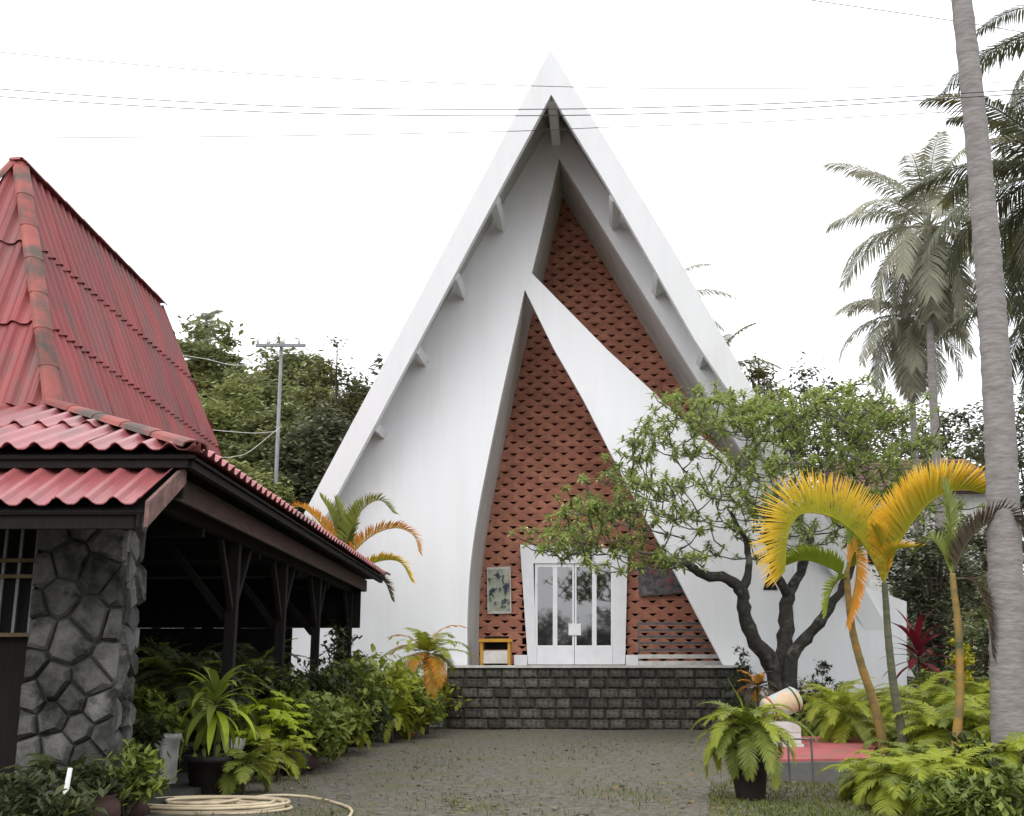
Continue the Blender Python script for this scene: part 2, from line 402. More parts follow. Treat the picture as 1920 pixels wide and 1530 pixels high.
while z < 17:
    n0 = int(math.floor(ua / bw)) - 1
    for i in range(n0, int(ub / bw) + 3):
        u = i * bw + (bw / 2 if r % 2 else 0)
        if z < door_top - .1 and door_u[0] + .12 < u < door_u[1] - .12: continue
        if seen(u, z + bh / 2): blocks.append((u, z))
    z += bh; r += 1
blocks.sort(key=lambda b: b[1])
first = True
Mrot = -TH
for i, (u, z) in enumerate(blocks[:300]):
    o = bpy.data.objects.new('terracotta_block', bme); col.objects.link(o); o.parent = screen
    p = P0 + U * u + W_ * (DEEP + rnd.uniform(-.006, .006)) + UP * z - np.array(church.location)
    o.location = tuple(p); o.rotation_euler = (0, 0, Mrot)
mb = MB()
for u, z in blocks[300:]:
    d = rnd.uniform(-.006, .006)
    mb.add([P0 + U * (u + x) + W_ * (DEEP + y + d) + UP * (z + zz) for x, y, zz in bv], bf)
struct(mb.build('upper_terracotta_blocks', 'terracotta', screen), 'stuff')
# floor of the porch, door surround
def dpt(px, py, d): return on_plane(px, py, P0 + W_ * d, W_)
DS = DEEP - .2
sur = [dpt(975, 1021, DS), dpt(1177, 1030, DS), dpt(1172, 1246, DS), dpt(1149, 1246, DS), dpt(1148, 1056, DS), dpt(1000, 1056, DS), dpt(1006, 1246, DS), dpt(990, 1246, DS)]
MB().prism(sur, W_ * .195).build('door_surround', 'white_paint', church)
for a, b in ((964, 988.5), (1173.5, 1200)):
    MB().prism([dpt(a, 1228, DS - .05), dpt(b, 1228, DS - .05), flat(dpt(b, 1240, DS - .05), TZ + .002), flat(dpt(a, 1240, DS - .05), TZ + .002)], W_ * .24).build('plinth', 'white_paint', church)
for side in (0, 1):
    xa, xb = ((1003, 1076.5), (1077.5, 1148.5))[side]
    leaf = MB()
    def bar(x0, x1, y0, y1, d0, th, mb_):
        mb_.prism([dpt(x0, y0, d0), dpt(x1, y0, d0), dpt(x1, y1, d0), dpt(x0, y1, d0)], W_ * th)
    xm = (1036.5, 1045) if side == 0 else (1110, 1118.5)
    ed = [(xa, xa + 5), xm, (xb - 3.5, xb)] if side == 0 else [(xa, xa + 3.5), xm, (xb - 3, xb)]
    for x0, x1 in ed: bar(x0, x1, 1063.5, 1246, DS + .05, .06, leaf)
    bar(xa, xb, 1056, 1063.2, DS + .054, .05, leaf)
    d = leaf.build('door', 'white_paint', church)
    lo = MB(); bar(xa + 1, xb - 1, 1210, 1246, DS + .065, .03, lo); lo.build('kick_panel', 'white_paint', d)
    for x0, x1 in ((ed[0][1], xm[0]), (xm[1], ed[2][0])):
        g = MB(); bar(x0, x1, 1063.4, 1209.5, DS + .075, .012, g); g.build('pane', 'glass', d)
    if side == 0:
        h = MB(); bar(1066, 1089, 1169, 1191, DS + .01, .03, h); h.build('lock_plate', 'white_paint', d)
inner = MB().prism([dpt(1000, 1050, DS + .12), dpt(1150, 1050, DS + .12), dpt(1150, 1246, DS + .12), dpt(1000, 1246, DS + .12)], W_ * .07)
inner.build('door_backing', 'dark_void', church)
MB().prism([fac(1490, 1300, -.3), fac(1490, 1060, -.3), fac(1600, 1092, -.3), fac(1700, 1128, -.3), fac(1700, 1300, -.3)], W_ * .29).build('wing_wall', 'plaster', church)
# small dark triangular vent on the right front wall and lamp brackets on the reveal
MB().prism([fac(1441, 1072, -.02), fac(1459, 1106, -.02), fac(1431, 1106, -.02)], W_ * .018).build('wall_vent', 'dark_void', church)
for px, y0, y1 in ((893, 1029, 1053), (889, 1082, 1089)):
    a, b = on_plane(px, y0, P0 + W_ * 1.1, W_), on_plane(px - 2, y1, P0 + W_ * 1.1, W_)
    MB().tube([a + U * -.06, (a + b) / 2 + U * -.02, b + U * -.06], .03, 6).build('lamp_bracket', 'wire', church)
# back wall and side low walls
MB().prism([to_front(p, 17) for p in wl[:-1]] + [flat(to_front(wl[-1], 17), -.2), flat(to_front(wr2[-1], 17), -.2)] + [to_front(p, 17) for p in wr2[1:][::-1]], W_ * .25).build('back_wall', 'plaster', church)
MB().prism([flat(cr, -.3) + W_ * .253 - U * .25, flat(cr, -.3) + W_ * .253, flat(cr, wr2[-1][2] - .1) + W_ * .253, flat(cr, wr2[-1][2] - .1) + W_ * .253 - U * .25], W_ * 16.7).build('side_wall', 'plaster', church)

# ------------------------------------------------------------------ terrace
TF = P0 - W_ * .82
def ter(px, py, d=0.0): return on_plane(px, py, TF + W_ * d, W_)
a, b = ter(838, 1247), ter(1404, 1247)
terrace = thing('stone_terrace', 'raised dark stone terrace with pale slab edge below the church door', 'terrace', flat((a + b) / 2, 0))
core = MB().prism([flat(a, -.2) + W_ * .06, flat(b, -.2) + W_ * .06, flat(b, TZ - .075) + W_ * .06, flat(a, TZ - .075) + W_ * .06], W_ * .7)
core.build('core', 'mortar', terrace)
MB().prism([flat(a, TZ - .07) - W_ * .05 - U * .05, flat(b, TZ - .07) - W_ * .05 + U * .05, flat(b, TZ - .004) - W_ * .05 + U * .05, flat(a, TZ - .004) - W_ * .05 - U * .05], W_ * .85).build('slab_edge', 'slab', terrace)
MB().prism([flat(fac(872, 1247, .0), TZ - .07) + W_ * .03, flat(fac(1362, 1247, .0), TZ - .07) + W_ * .03, flat(fac(1362, 1247), TZ) + W_ * .03, flat(fac(872, 1247), TZ) + W_ * .03], W_ * (DEEP - .15)).build('porch_floor', 'slab', terrace)
Lt = np.dot(b - a, U); rows = 6; rh = (TZ - .08) / rows
stone_shapes = []
def stone_mesh(wd, ht, seed, m, name, dep=.07):
    r_ = random.Random(seed); j = min(wd, ht) * .10
    c = [(0, 0), (wd * .5, 0), (wd, 0), (wd, ht), (wd * .5, ht), (0, ht)]
    o_ = [(x + r_.uniform(.2, 1) * j * (1 if x < wd * .4 else -1 if x > wd * .6 else r_.uniform(-1, 1)), z + r_.uniform(.1, .9) * j * (1 if z == 0 else -1)) for x, z in c]
    cx, cz = wd / 2, ht / 2
    v = [(x, dep * .2, z) for x, z in o_] + [(cx + (x - cx) * .84, -dep * r_.uniform(.5, 1), cz + (z - cz) * .80) for x, z in o_] + [(x, dep * 1.2, z) for x, z in o_]
    n = 6
    f = [tuple(range(n, 2 * n))] + [(i, (i + 1) % n, (i + 1) % n + n, i + n) for i in range(n)] + [((i + 1) % n, i, i + 2 * n, (i + 1) % n + 2 * n) for i in range(n)]
    me = bpy.data.meshes.new(name); me.from_pydata(v, [], f); me.materials.append(M[m]); return me
def place(me, name, p, rz, parent):
    o = bpy.data.objects.new(name, me); col.objects.link(o); o.parent = parent
    off = np.zeros(3); q = parent
    while q is not None: off = off + np.array(q.location); q = q.parent
    o.location = tuple(np.asarray(p) - off); o.rotation_euler = (0, 0, rz); return o
for i in range(rows):
    x = -rnd.uniform(0, .3)
    while x < Lt - .05:
        wd = rnd.uniform(.34, .62); x0 = max(x, 0); x1 = min(x + wd, Lt)
        if x1 - x0 > .1:
            me = stone_mesh(x1 - x0, rh, rnd.random(), 'stone_dark', 'terrace_stone', .045)
            place(me, 'stone', flat(a, .0) + U * x0 + UP * (i * rh) + W_ * .045, -TH, terrace)
        x += wd

# ------------------------------------------------------------------ things on the terrace
def wood(name, label, cat, base): return thing(name, label, cat, base)
by = .55
yb = flat(dpt(930, 1246, by), TZ)
yt = wood('yellow_table', 'small yellow wooden table standing beside the church opening', 'table', yb)
xl, xr = dpt(902, 1246, by), dpt(960, 1246, by); ht = dpt(930, 1198, by)[2]; wd = np.dot(xr - xl, U)
for s in (-1, 1):
    for dd in (-.2, .2):
        MB().box(yb + U * s * (wd / 2 - .05) + W_ * dd + UP * ((ht - TZ - .09) / 2 + .002), .07, .07, ht - TZ - .09, U, W_).build('leg', 'wood_yellow', yt)
MB().box(yb + UP * (ht - TZ - .044), wd + .06, .56, .085, U, W_).build('table_top', 'wood_yellow', yt)
MB().box(yb + UP * .22, wd - .16, .36, .34, U, W_).build('shelf_box', 'slab', yt)
MB().box(yb + UP * .6 + W_ * .15, wd - .18, .03, .36, U, W_).build('back_panel', 'dark_void', yt)

def bench():
    d = 1.25
    A = flat(dpt(1197, 1243, d), TZ); B = flat(dpt(1352, 1243, d), TZ)
    t = thing('slatted_rack', 'grey metal slatted rack leaning beside the church door, right of the steps', 'rack', (A + B) / 2)
    Z = dpt(1200, 1168, d)[2] - TZ; Lx = np.dot(B - A, U)
    for x in (.02, Lx - .02): MB().box(A + U * x + UP * Z / 2, .05, .05, Z, U, W_).build('post', 'metal_grey', t)
    for i in range(7):
        z = .06 + (Z - .08) * i / 6
        MB().box(A + U * Lx / 2 + UP * z - W_ * .03, Lx, .02, .07 if i > 1 else .11, U, W_).build('slat', 'metal_grey' if i > 1 else 'slab', t)
bench()
# pictures on the screen wall
def picture(name, label, pts, d, m, fm):
    P = [dpt(x, y, d) for x, y in pts]; c = sum(P) / 4
    t = thing(name, label, 'picture', flat(c, min(p[2] for p in P)))
    MB().prism(P, W_ * .03).build('backing', fm, t)
    q = [c + (p - c) * .9 - W_ * .004 for p in P]; MB().prism(q, W_ * .003).build('print', m, t)
    return t
m1 = mat('print_pale', (.45, .46, .38), .6, (.22, .26, .18), scale=3.5, detail=6, c3=(.04, .045, .08), scale3=3.2, f3=(.52, .56))
m2 = mat('print_dark', (.04, .045, .06), .6, (.22, .19, .18), scale=5, detail=6, c3=(.30, .06, .06), scale3=2.6, f3=(.54, .58))
picture('hanging_poster', 'pale hanging poster with dark flower print on the terracotta wall', [(913, 1064), (957, 1062), (959, 1150), (914, 1151)], DEEP - .12, 'print_pale', 'slab')
picture('framed_painting', 'dark wide framed painting on the terracotta wall behind the tree branches', [(1196, 1062), (1288, 1052), (1290, 1112), (1198, 1118)], DEEP - .12, 'print_dark', 'metal_grey')

# ================================================================== PAVILION
TP = R(.7)
PU = V(math.cos(TP), -math.sin(TP), 0); PV = V(math.sin(TP), math.cos(TP), 0)
DP = 11.2
C1 = at(368, 846, DP)                                   # right front eave corner, middle tier
def shift(p, du=0, dv=0, dz=0): return p + PU * du + PV * dv + UP * dz
def solve_hip(C, px, py):                               # point up a 45 degree hip from C that shows at px, py
    best = None
    for d in np.linspace(.1, 8, 800):
        p = shift(C, -d, d); q = at(px, py, p[1])
        e = abs(q[0] - p[0])
        if best is None or e < best[0]: best = (e, d, q[2] - C[2])
    return shift(C, -best[1], best[1], best[2]), best[1]
C2, d1 = solve_hip(C1, 100, 763)
A1, d2 = solve_hip(C2, 38, 312)
LEN = 15.8                                              # length of the right eave
pav = thing('pavilion', 'open garden pavilion with steep red corrugated roof and stone corner pillar', 'pavilion', flat(shift(C1, -4, 6), 0))
C1f = shift(C1, 0, LEN)
def solve_v(P, px):                                     # distance along the ridge that shows at column px
    return min((abs(proj(shift(P, 0, d))[0] - px), d) for d in np.linspace(.5, 14, 700))[1]
def proj(p):
    d = np.asarray(p) - EYE; z = d[1] * CP + d[2] * SP; y = -d[1] * SP + d[2] * CP
    return 960 + FPX * d[0] / z, 765 - FPX * y / z
RL = solve_v(A1, 303); SL = RL + 2 * d2 - .25
C2f = shift(C2, 0, SL)
A1f = shift(A1, 0, RL)
WID = 9.0
C1L, C2L = shift(C1, -WID), shift(C2, -(WID - 2 * d1)); C2Lf = shift(C2L, 0, SL)
PITCHW = .275
def sheets(name, B0, e, L, g, S, rows_, lim, m, parent, amp=.05, per=4, lap=.05, spw=8):
    """corrugated sheets: B0 lower corner, e along the eave, g up the slope, lim(s)->largest t"""
    e, g = unit(e), unit(g); n = unit(np.cross(e, g)); n = n if n[2] > 0 else -n
    nw = int(L / PITCHW); pw = L / nw
    for r_ in range(rows_):
        ta, tb = S * r_ / rows_ - (.12 if r_ else 0), S * (r_ + 1) / rows_
        for k0 in range(0, nw, per):
            k1 = min(k0 + per, nw); ss = np.linspace(k0 * pw, k1 * pw, (k1 - k0) * spw + 1)
            v, f = [], []; jit = rnd.uniform(-.006, .006)
            for s_ in ss:
                t1 = min(tb, lim(s_)); t0 = min(ta, t1)
                ph = 2 * math.pi * s_ / pw
                h = amp * (max(math.cos(ph), -.35) + .1 * math.cos(ph))
                b0 = B0 + e * s_ + g * t0 + n * (h + lap + jit); b1 = B0 + e * s_ + g * t1 + n * (h + .005)
                v += [b0, b1, b0 - n * .012, b1 - n * .012]
            for i in range(len(ss) - 1):
                a_ = i * 4
                if np.linalg.norm(np.array(v[a_]) - v[a_ + 1]) + np.linalg.norm(np.array(v[a_ + 4]) - v[a_ + 5]) < .01: continue
                f += [(a_, a_ + 4, a_ + 5, a_ + 1), (a_ + 2, a_ + 3, a_ + 7, a_ + 6), (a_, a_ + 2, a_ + 6, a_ + 4)]
            if f: mesh_obj(name, v, f, m, parent)
def roof_face(bl_, br_, tl_, tr_, rows_, m, parent):
    """bl->br lower edge, tl->tr upper edge (may be equal)"""
    e = unit(br_ - bl_); L = np.linalg.norm(br_ - bl_)
    off = tl_ - bl_; so = np.dot(off, e); g = off - e * so; S = np.linalg.norm(g)
    sr = np.dot(tr_ - br_, -e)
    def lim(s_):
        t = S
        if so > 1e-4: t = min(t, S * s_ / so)
        if sr > 1e-4: t = min(t, S * (L - s_) / sr)
        return max(t, 0)
    sheets('roof_sheet', bl_, e, L, g, S, rows_, lim, m, parent)
    # dark boarding under the sheets
    n = unit(np.cross(e, g)); n = n if n[2] > 0 else -n
    P = [bl_ - n * .05, br_ - n * .05, tr_ - n * .05] + ([tl_ - n * .05] if np.linalg.norm(tl_ - tr_) > .01 else [])
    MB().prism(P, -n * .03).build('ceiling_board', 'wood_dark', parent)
def part_root(name, m, pts, parent):
    mb_ = MB(); [mb_.beam(a_, b_, .08, .08) for a_, b_ in pts]; return mb_.build(name, m, parent)
steep = part_root('steep_roof', 'wood_dark', [(C2 - UP * .1, C2f - UP * .1), (C2 - UP * .1, C2L - UP * .1)], pav)
skirt = part_root('skirt_roof', 'wood_dark', [(C1 + V(-.1, .1, -.12), C1f + V(-.1, 0, -.12)), (C1 + V(-.1, .1, -.12), C1L + V(0, .1, -.12))], pav)
A1L = shift(A1, -.12); A1Lf = shift(A1f, -.12)
roof_face(C2, C2f, A1, A1f, 3, 'roof_red_steep', steep)            # right, visible
roof_face(C2L, C2, A1L, A1, 3, 'roof_red_steep', steep)            # front
roof_face(C2Lf, C2L, A1Lf, A1L, 4, 'roof_red_steep', steep)        # left
roof_face(C2f, C2Lf, A1f, A1Lf, 3, 'roof_red_steep', steep)        # back
roof_face(C1L, C1, C2L, C2, 2, 'roof_red', skirt)                  # front skirt
C1Lf = shift(C1f, -WID); Tf, TLf = shift(C2, 0, LEN - 2 * d1 + .0), shift(C2L, 0, LEN - 2 * d1)
roof_face(C1, C1f, C2, Tf, 2, 'roof_red', skirt)                   # right skirt
roof_face(C1Lf, C1L, TLf, C2L, 2, 'roof_red', skirt)
roof_face(C1f, C1Lf, Tf, TLf, 2, 'roof_red', skirt)
# flat cover between the skirts behind the steep roof
MB().prism([C2 - UP * .12, Tf - UP * .12, TLf - UP * .12, C2L - UP * .12], -UP * .05).build('flat_cover', 'wood_dark', skirt)
def caps(a_, b_, n, rad, parent, name='ridge_cap', m='cap_red'):
    a_, b_ = np.asarray(a_), np.asarray(b_); d = (b_ - a_) / n; du_ = unit(d)
    sx = unit(np.cross(du_, UP)); uz_ = np.cross(sx, du_)
    for i in range(n):
        p0, p1 = a_ + d * i - du_ * .05, a_ + d * (i + 1)
        v, f = [], []; K = 6; r0, r1 = rad * 1.06, rad * .97
        for p, rr in ((p0, r0), (p1, r1)):
            for k in range(K + 1):
                t = math.pi * k / K
                v.append(p + sx * math.cos(t) * rr + uz_ * math.sin(t) ** .8 * rr * .55)
            for k in range(K + 1):
                t = math.pi * k / K
                v.append(p + sx * math.cos(t) * rr * .88 + uz_ * (math.sin(t) ** .8 * rr * .47 - .004))
        q = 2 * (K + 1)
        for k in range(K):
            f += [(k, k + 1, q + k + 1, q + k), (K + 1 + k + 1, K + 1 + k, q + K + 1 + k, q + K + 1 + k + 1),
                  (k + 1, k, K + 1 + k, K + 1 + k + 1), (q + k, q + k + 1, q + K + 1 + k + 1, q + K + 1 + k)]
        mesh_obj(name, v, f, m, parent)
nu = UP * .03
caps(C2 + nu, A1 + nu, 7, .13, steep); caps(C2L + nu, A1L + nu, 8, .15, steep)
caps(A1 + nu, A1f + nu, 9, .13, steep, m='roof_red_steep'); caps(C2f + nu, A1f + nu, 7, .06, steep, m='roof_red_steep')
caps(A1 + nu * 1.5, A1L + nu * 1.5, 1, .15, steep)
caps(C1 + nu * 1.6 + V(-.05, .05, 0), C2 + nu, 5, .15, skirt, 'hip_cap'); caps(C1f + nu, Tf + nu, 5, .13, skirt, 'hip_cap')
# lower front canopy
K1 = at(322, 878, DP + .25); K0 = at(268, 950, DP - .75)
ktop = flat(K1, K1[2]); 
slopeK = np.array([0, 0, 0.]); run = np.dot(K1 - K0, PV); rise = K1[2] - K0[2]
Kb = K0; Kt = shift(K0, 0, run, rise)
canopy = MB().beam(shift(Kb, -7.5, .1, -.13), shift(Kb, -.1, .1, -.13), .06, .14).build('front_canopy', 'wood_dark', pav)
roof_face(shift(Kb, -7.5), Kb, shift(Kt, -7.5), Kt, 1, 'roof_red', canopy)
MB().prism([shift(Kb, .03, -.03, .05), shift(Kt, .03, .05, .05), shift(Kt, .03, .05, -.16), shift(Kb, .03, -.03, -.20)], PU * .04).build('barge_board', 'board_pale', canopy)
MB().prism([shift(Kt, -7.5, .12, -.3), shift(Kt, .02, .12, -.3), shift(Kt, .02, .12, .02), shift(Kt, -7.5, .12, .02)], PV * .05).build('wall_board', 'wood_dark', pav)
# eave boards and rafters on the right side
eb0, eb1 = shift(C1, -.42, .35, -.17), shift(C1f, -.42, -.35, -.17)
MB().beam(eb0 - UP * .09, eb1 - UP * .09, .05, .26).build('eave_board', 'board', pav)
MB().beam(shift(C1, -.42, .35, -.26), shift(C1L, 0, .35, -.26), .05, .26).build('eave_board', 'board', pav)
MB().beam(shift(C1f, -.42, -.3, -.26), shift(C1Lf, 0, -.3, -.26), .05, .26).build('eave_board', 'board', pav)
# posts with braces, right row
zb = C1[2] - .42
for i, dv in enumerate((4.6, 7.8, 11.0, LEN - .7), 1):
    b_ = flat(shift(C1, -.75, dv), 0)
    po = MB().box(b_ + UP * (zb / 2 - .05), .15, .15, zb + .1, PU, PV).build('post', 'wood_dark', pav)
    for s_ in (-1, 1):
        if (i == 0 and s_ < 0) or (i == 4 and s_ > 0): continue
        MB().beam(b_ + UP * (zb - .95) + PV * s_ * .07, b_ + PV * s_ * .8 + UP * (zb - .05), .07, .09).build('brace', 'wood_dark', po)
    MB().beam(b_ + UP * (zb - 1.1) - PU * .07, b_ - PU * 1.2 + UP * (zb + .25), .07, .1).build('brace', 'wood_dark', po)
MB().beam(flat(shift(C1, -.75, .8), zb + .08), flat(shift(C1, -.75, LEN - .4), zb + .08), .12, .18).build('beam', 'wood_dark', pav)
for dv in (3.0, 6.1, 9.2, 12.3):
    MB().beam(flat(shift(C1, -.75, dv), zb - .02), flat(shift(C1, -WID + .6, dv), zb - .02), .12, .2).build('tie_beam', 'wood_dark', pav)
# back screen and left wall: dark boards
bx = shift(C1f, -.5, -.6)
zq = 2.45
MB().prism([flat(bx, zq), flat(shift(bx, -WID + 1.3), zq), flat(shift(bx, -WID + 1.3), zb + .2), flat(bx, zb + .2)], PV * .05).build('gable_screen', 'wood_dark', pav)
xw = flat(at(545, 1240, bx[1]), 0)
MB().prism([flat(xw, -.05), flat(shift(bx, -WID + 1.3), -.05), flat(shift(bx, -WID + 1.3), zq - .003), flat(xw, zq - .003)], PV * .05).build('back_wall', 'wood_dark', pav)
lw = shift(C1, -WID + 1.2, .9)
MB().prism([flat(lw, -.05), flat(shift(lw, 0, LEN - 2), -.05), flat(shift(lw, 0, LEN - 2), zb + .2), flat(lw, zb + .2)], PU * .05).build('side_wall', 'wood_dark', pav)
MB().prism([flat(shift(C1, -.55, .8), .0), flat(shift(C1f, -.55, -.4), .0), flat(shift(C1Lf, .6, -.4), .0), flat(shift(C1L, .6, .8), .0)], UP * .10).build('floor_slab', 'mortar', pav)
# stone pillar
pr = at(222, 1200, DP + .45); pl = at(48, 1200, DP + .45); pr[2] = pl[2] = 0
pw_ = np.dot(pr - pl, PU); ph_ = K0[2] + .15
pil = MB().prism([pl + PV * .07 + PU * .05, pl + PU * (pw_ - .05) + PV * .07, pl + PU * (pw_ - .05) + PV * .07 + UP * ph_, pl + PV * .07 + PU * .05 + UP * ph_], PV * .55).build('stone_pillar', 'mortar', pav)
def clip(poly, a, n):
    out = []
    for i in range(len(poly)):
        p, q = poly[i - 1], poly[i]; dp, dq = np.dot(p - a, n), np.dot(q - a, n)
        if (dp < 0) != (dq < 0): out.append(p + (q - p) * dp / (dp - dq))
        if dq < 0: out.append(q)
    return out
def rubble(org, rz, wid, hgt_, nst, parent, m, name='stone', dep=.09):
    pts = []
    for _ in range(4000):
        c = np.array([rnd.uniform(0, wid), rnd.uniform(0, hgt_)])
        if all(abs(c[0] - o[0]) * 1.0 + abs(c[1] - o[1]) * .9 > math.sqrt(wid * hgt_ / nst) * .82 for o in pts): pts.append(c)
    for i, c in enumerate(pts):
        poly = [np.array(q, float) for q in ((0, 0), (wid, 0), (wid, hgt_), (0, hgt_))]
        for j, o in enumerate(pts):
            if j != i and np.linalg.norm(o - c) < 1.6: poly = clip(poly, (c + o) / 2 - (o - c) * .03, o - c)
        if len(poly) < 3: continue
        n = len(poly); cc = sum(poly) / n; d = dep * rnd.uniform(.4, 1.1); tx, tz = rnd.uniform(-.25, .25), rnd.uniform(-.25, .25)
        v = [(x, dep * .8, z) for x, z in poly] + [(x, -.25 * d, z) for x, z in (cc + (p - cc) * .975 for p in poly)]
        v += [(x, -d * (1 + tx * (x - cc[0]) * 3 + tz * (z - cc[1]) * 3), z) for x, z in (cc + (p - cc) * rnd.uniform(.62, .90) for p in poly)]
        f = [tuple(range(2 * n, 3 * n))] + [(i_, (i_ + 1) % n, (i_ + 1) % n + n, i_ + n) for i_ in range(n)] + [(i_ + n, (i_ + 1) % n + n, (i_ + 1) % n + 2 * n, i_ + 2 * n) for i_ in range(n)]
        me = bpy.data.meshes.new(name); me.from_pydata(v, [], f); me.materials.append(M[m])
        place(me, name, org, rz, parent)
rubble(pl + PV * .06, -TP, pw_, ph_, 20, pil, 'stone_grey')
rubble(pl + PU * (pw_ - .045) + PV * .07, math.pi / 2 - TP, 0.55, ph_, 12, pil, 'stone_grey')
# grille window left of the pillar
gw = pl - PU * .02
win = MB()
wz0, wz1 = at(20, 1190, DP + .6)[2], at(20, 975, DP + .6)[2]
for z in (wz0, at(20, 1050, DP + .6)[2], at(20, 1080, DP + .6)[2]): win.beam(gw + UP * z + PV * .2, gw - PU * 1.6 + UP * z + PV * .2, .04, .04)
mat('wood_dull', (.16, .115, .06), .8, (.09, .065, .035), scale=6)
w_o = win.build('window_grille', 'wood_dull', pav)
for i in range(9):
    x = .06 + i * .17
    MB().beam(gw - PU * x + PV * .235 + UP * wz0, gw - PU * x + PV * .235 + UP * wz1, .03, .03, PU).build('bar', 'pole_grey', w_o)
MB().prism([gw + PV * .3, gw - PU * 2.2 + PV * .3, gw - PU * 2.2 + PV * .3 + UP * ph_, gw + PV * .3 + UP * ph_], PV * .1).build('window_wall', 'wood_dark', pav)

# ================================================================== PLANT KIT
def leaf_cloud(C, size, asp=.45, droop=.35, flat_=.5, r=rng):
    """diamond leaves at points C: returns verts, quads"""
    C = np.asarray(C, float); N = len(C)
    az = r.uniform(0, 2 * np.pi, N); el = r.uniform(-.9, .7, N) * (1 - flat_) - droop * .3
    d = np.stack([np.cos(az) * np.cos(el), np.sin(az) * np.cos(el), np.sin(el)], 1)
    s = np.stack([-np.sin(az), np.cos(az), r.uniform(-.6, .6, N)], 1); s /= np.linalg.norm(s, axis=1)[:, None]
    L = size * r.uniform(.6, 1.25, N)[:, None]; wd = L * asp * .5
    up = np.cross(s, d) * (L * .08)
    v = np.stack([C - d * L * .5, C + s * wd + up - d * L * .02, C + d * L * .5 - np.array([0, 0, 1.]) * L * droop * .3, C - s * wd + up - d * L * .02], 1).reshape(-1, 3)
    f = np.arange(4 * N).reshape(N, 4)
    return v, f
def crown_points(c, rad, nclump, per, spread, r=rng, shell=.55, lowcut=-.6):
    c = np.asarray(c, float); rad = np.asarray(rad, float); out = []; cl = []
    while len(cl) < nclump:
        p = r.normal(size=3); p /= np.linalg.norm(p)
        if p[2] < lowcut: continue
        cl.append(c + p * rad * (shell + (1 - shell) * r.random() ** .6) * r.uniform(.75, 1.12))
    for q in cl:
        out.append(q + r.normal(size=(int(per * r.uniform(.6, 1.4)), 3)) * spread * np.array([1, 1, .6]) * r.uniform(.6, 1.3))
    return np.concatenate(out), cl
def tree(name, label, base, H, rad, leaf, n_clump=60, per=90, size=.3, spread=None, bark='bark_brown', trunk_r=.25, group=None, czf=.68, lowcut=-.6, cat='tree', droop=.35):
    base = np.asarray(base, float); t = thing(name, label, cat, base, group)
    cen = base + V(0, 0, H - rad[2] * .95)
    P, cl = crown_points(cen, rad, n_clump, per, spread or rad[0] * .16, lowcut=lowcut)
    mb = MB(); fork = base + UP * max(.3, (cen[2] - base[2]) * .55)
    mb.tube(catmull([base - UP * .15, base + (fork - base) * .5 + V(rnd.uniform(-.15, .15), rnd.uniform(-.15, .15), 0), fork, cen + V(0, 0, rad[2] * .3)], 3), [trunk_r * (1.25 - .09 * i) for i in range(10)], 8)
    for q in cl[::max(1, len(cl) // 14)]:
        m_ = fork + (q - fork) * .5 + V(0, 0, -.1 * rad[2])
        mb.tube([fork, m_, q], [trunk_r * .45, trunk_r * .28, trunk_r * .08], 5)
    mb.build('trunk', bark, t, True)
    v, f = leaf_cloud(P, size, droop=droop); mesh_obj('crown', v, f, leaf, t)
    return t

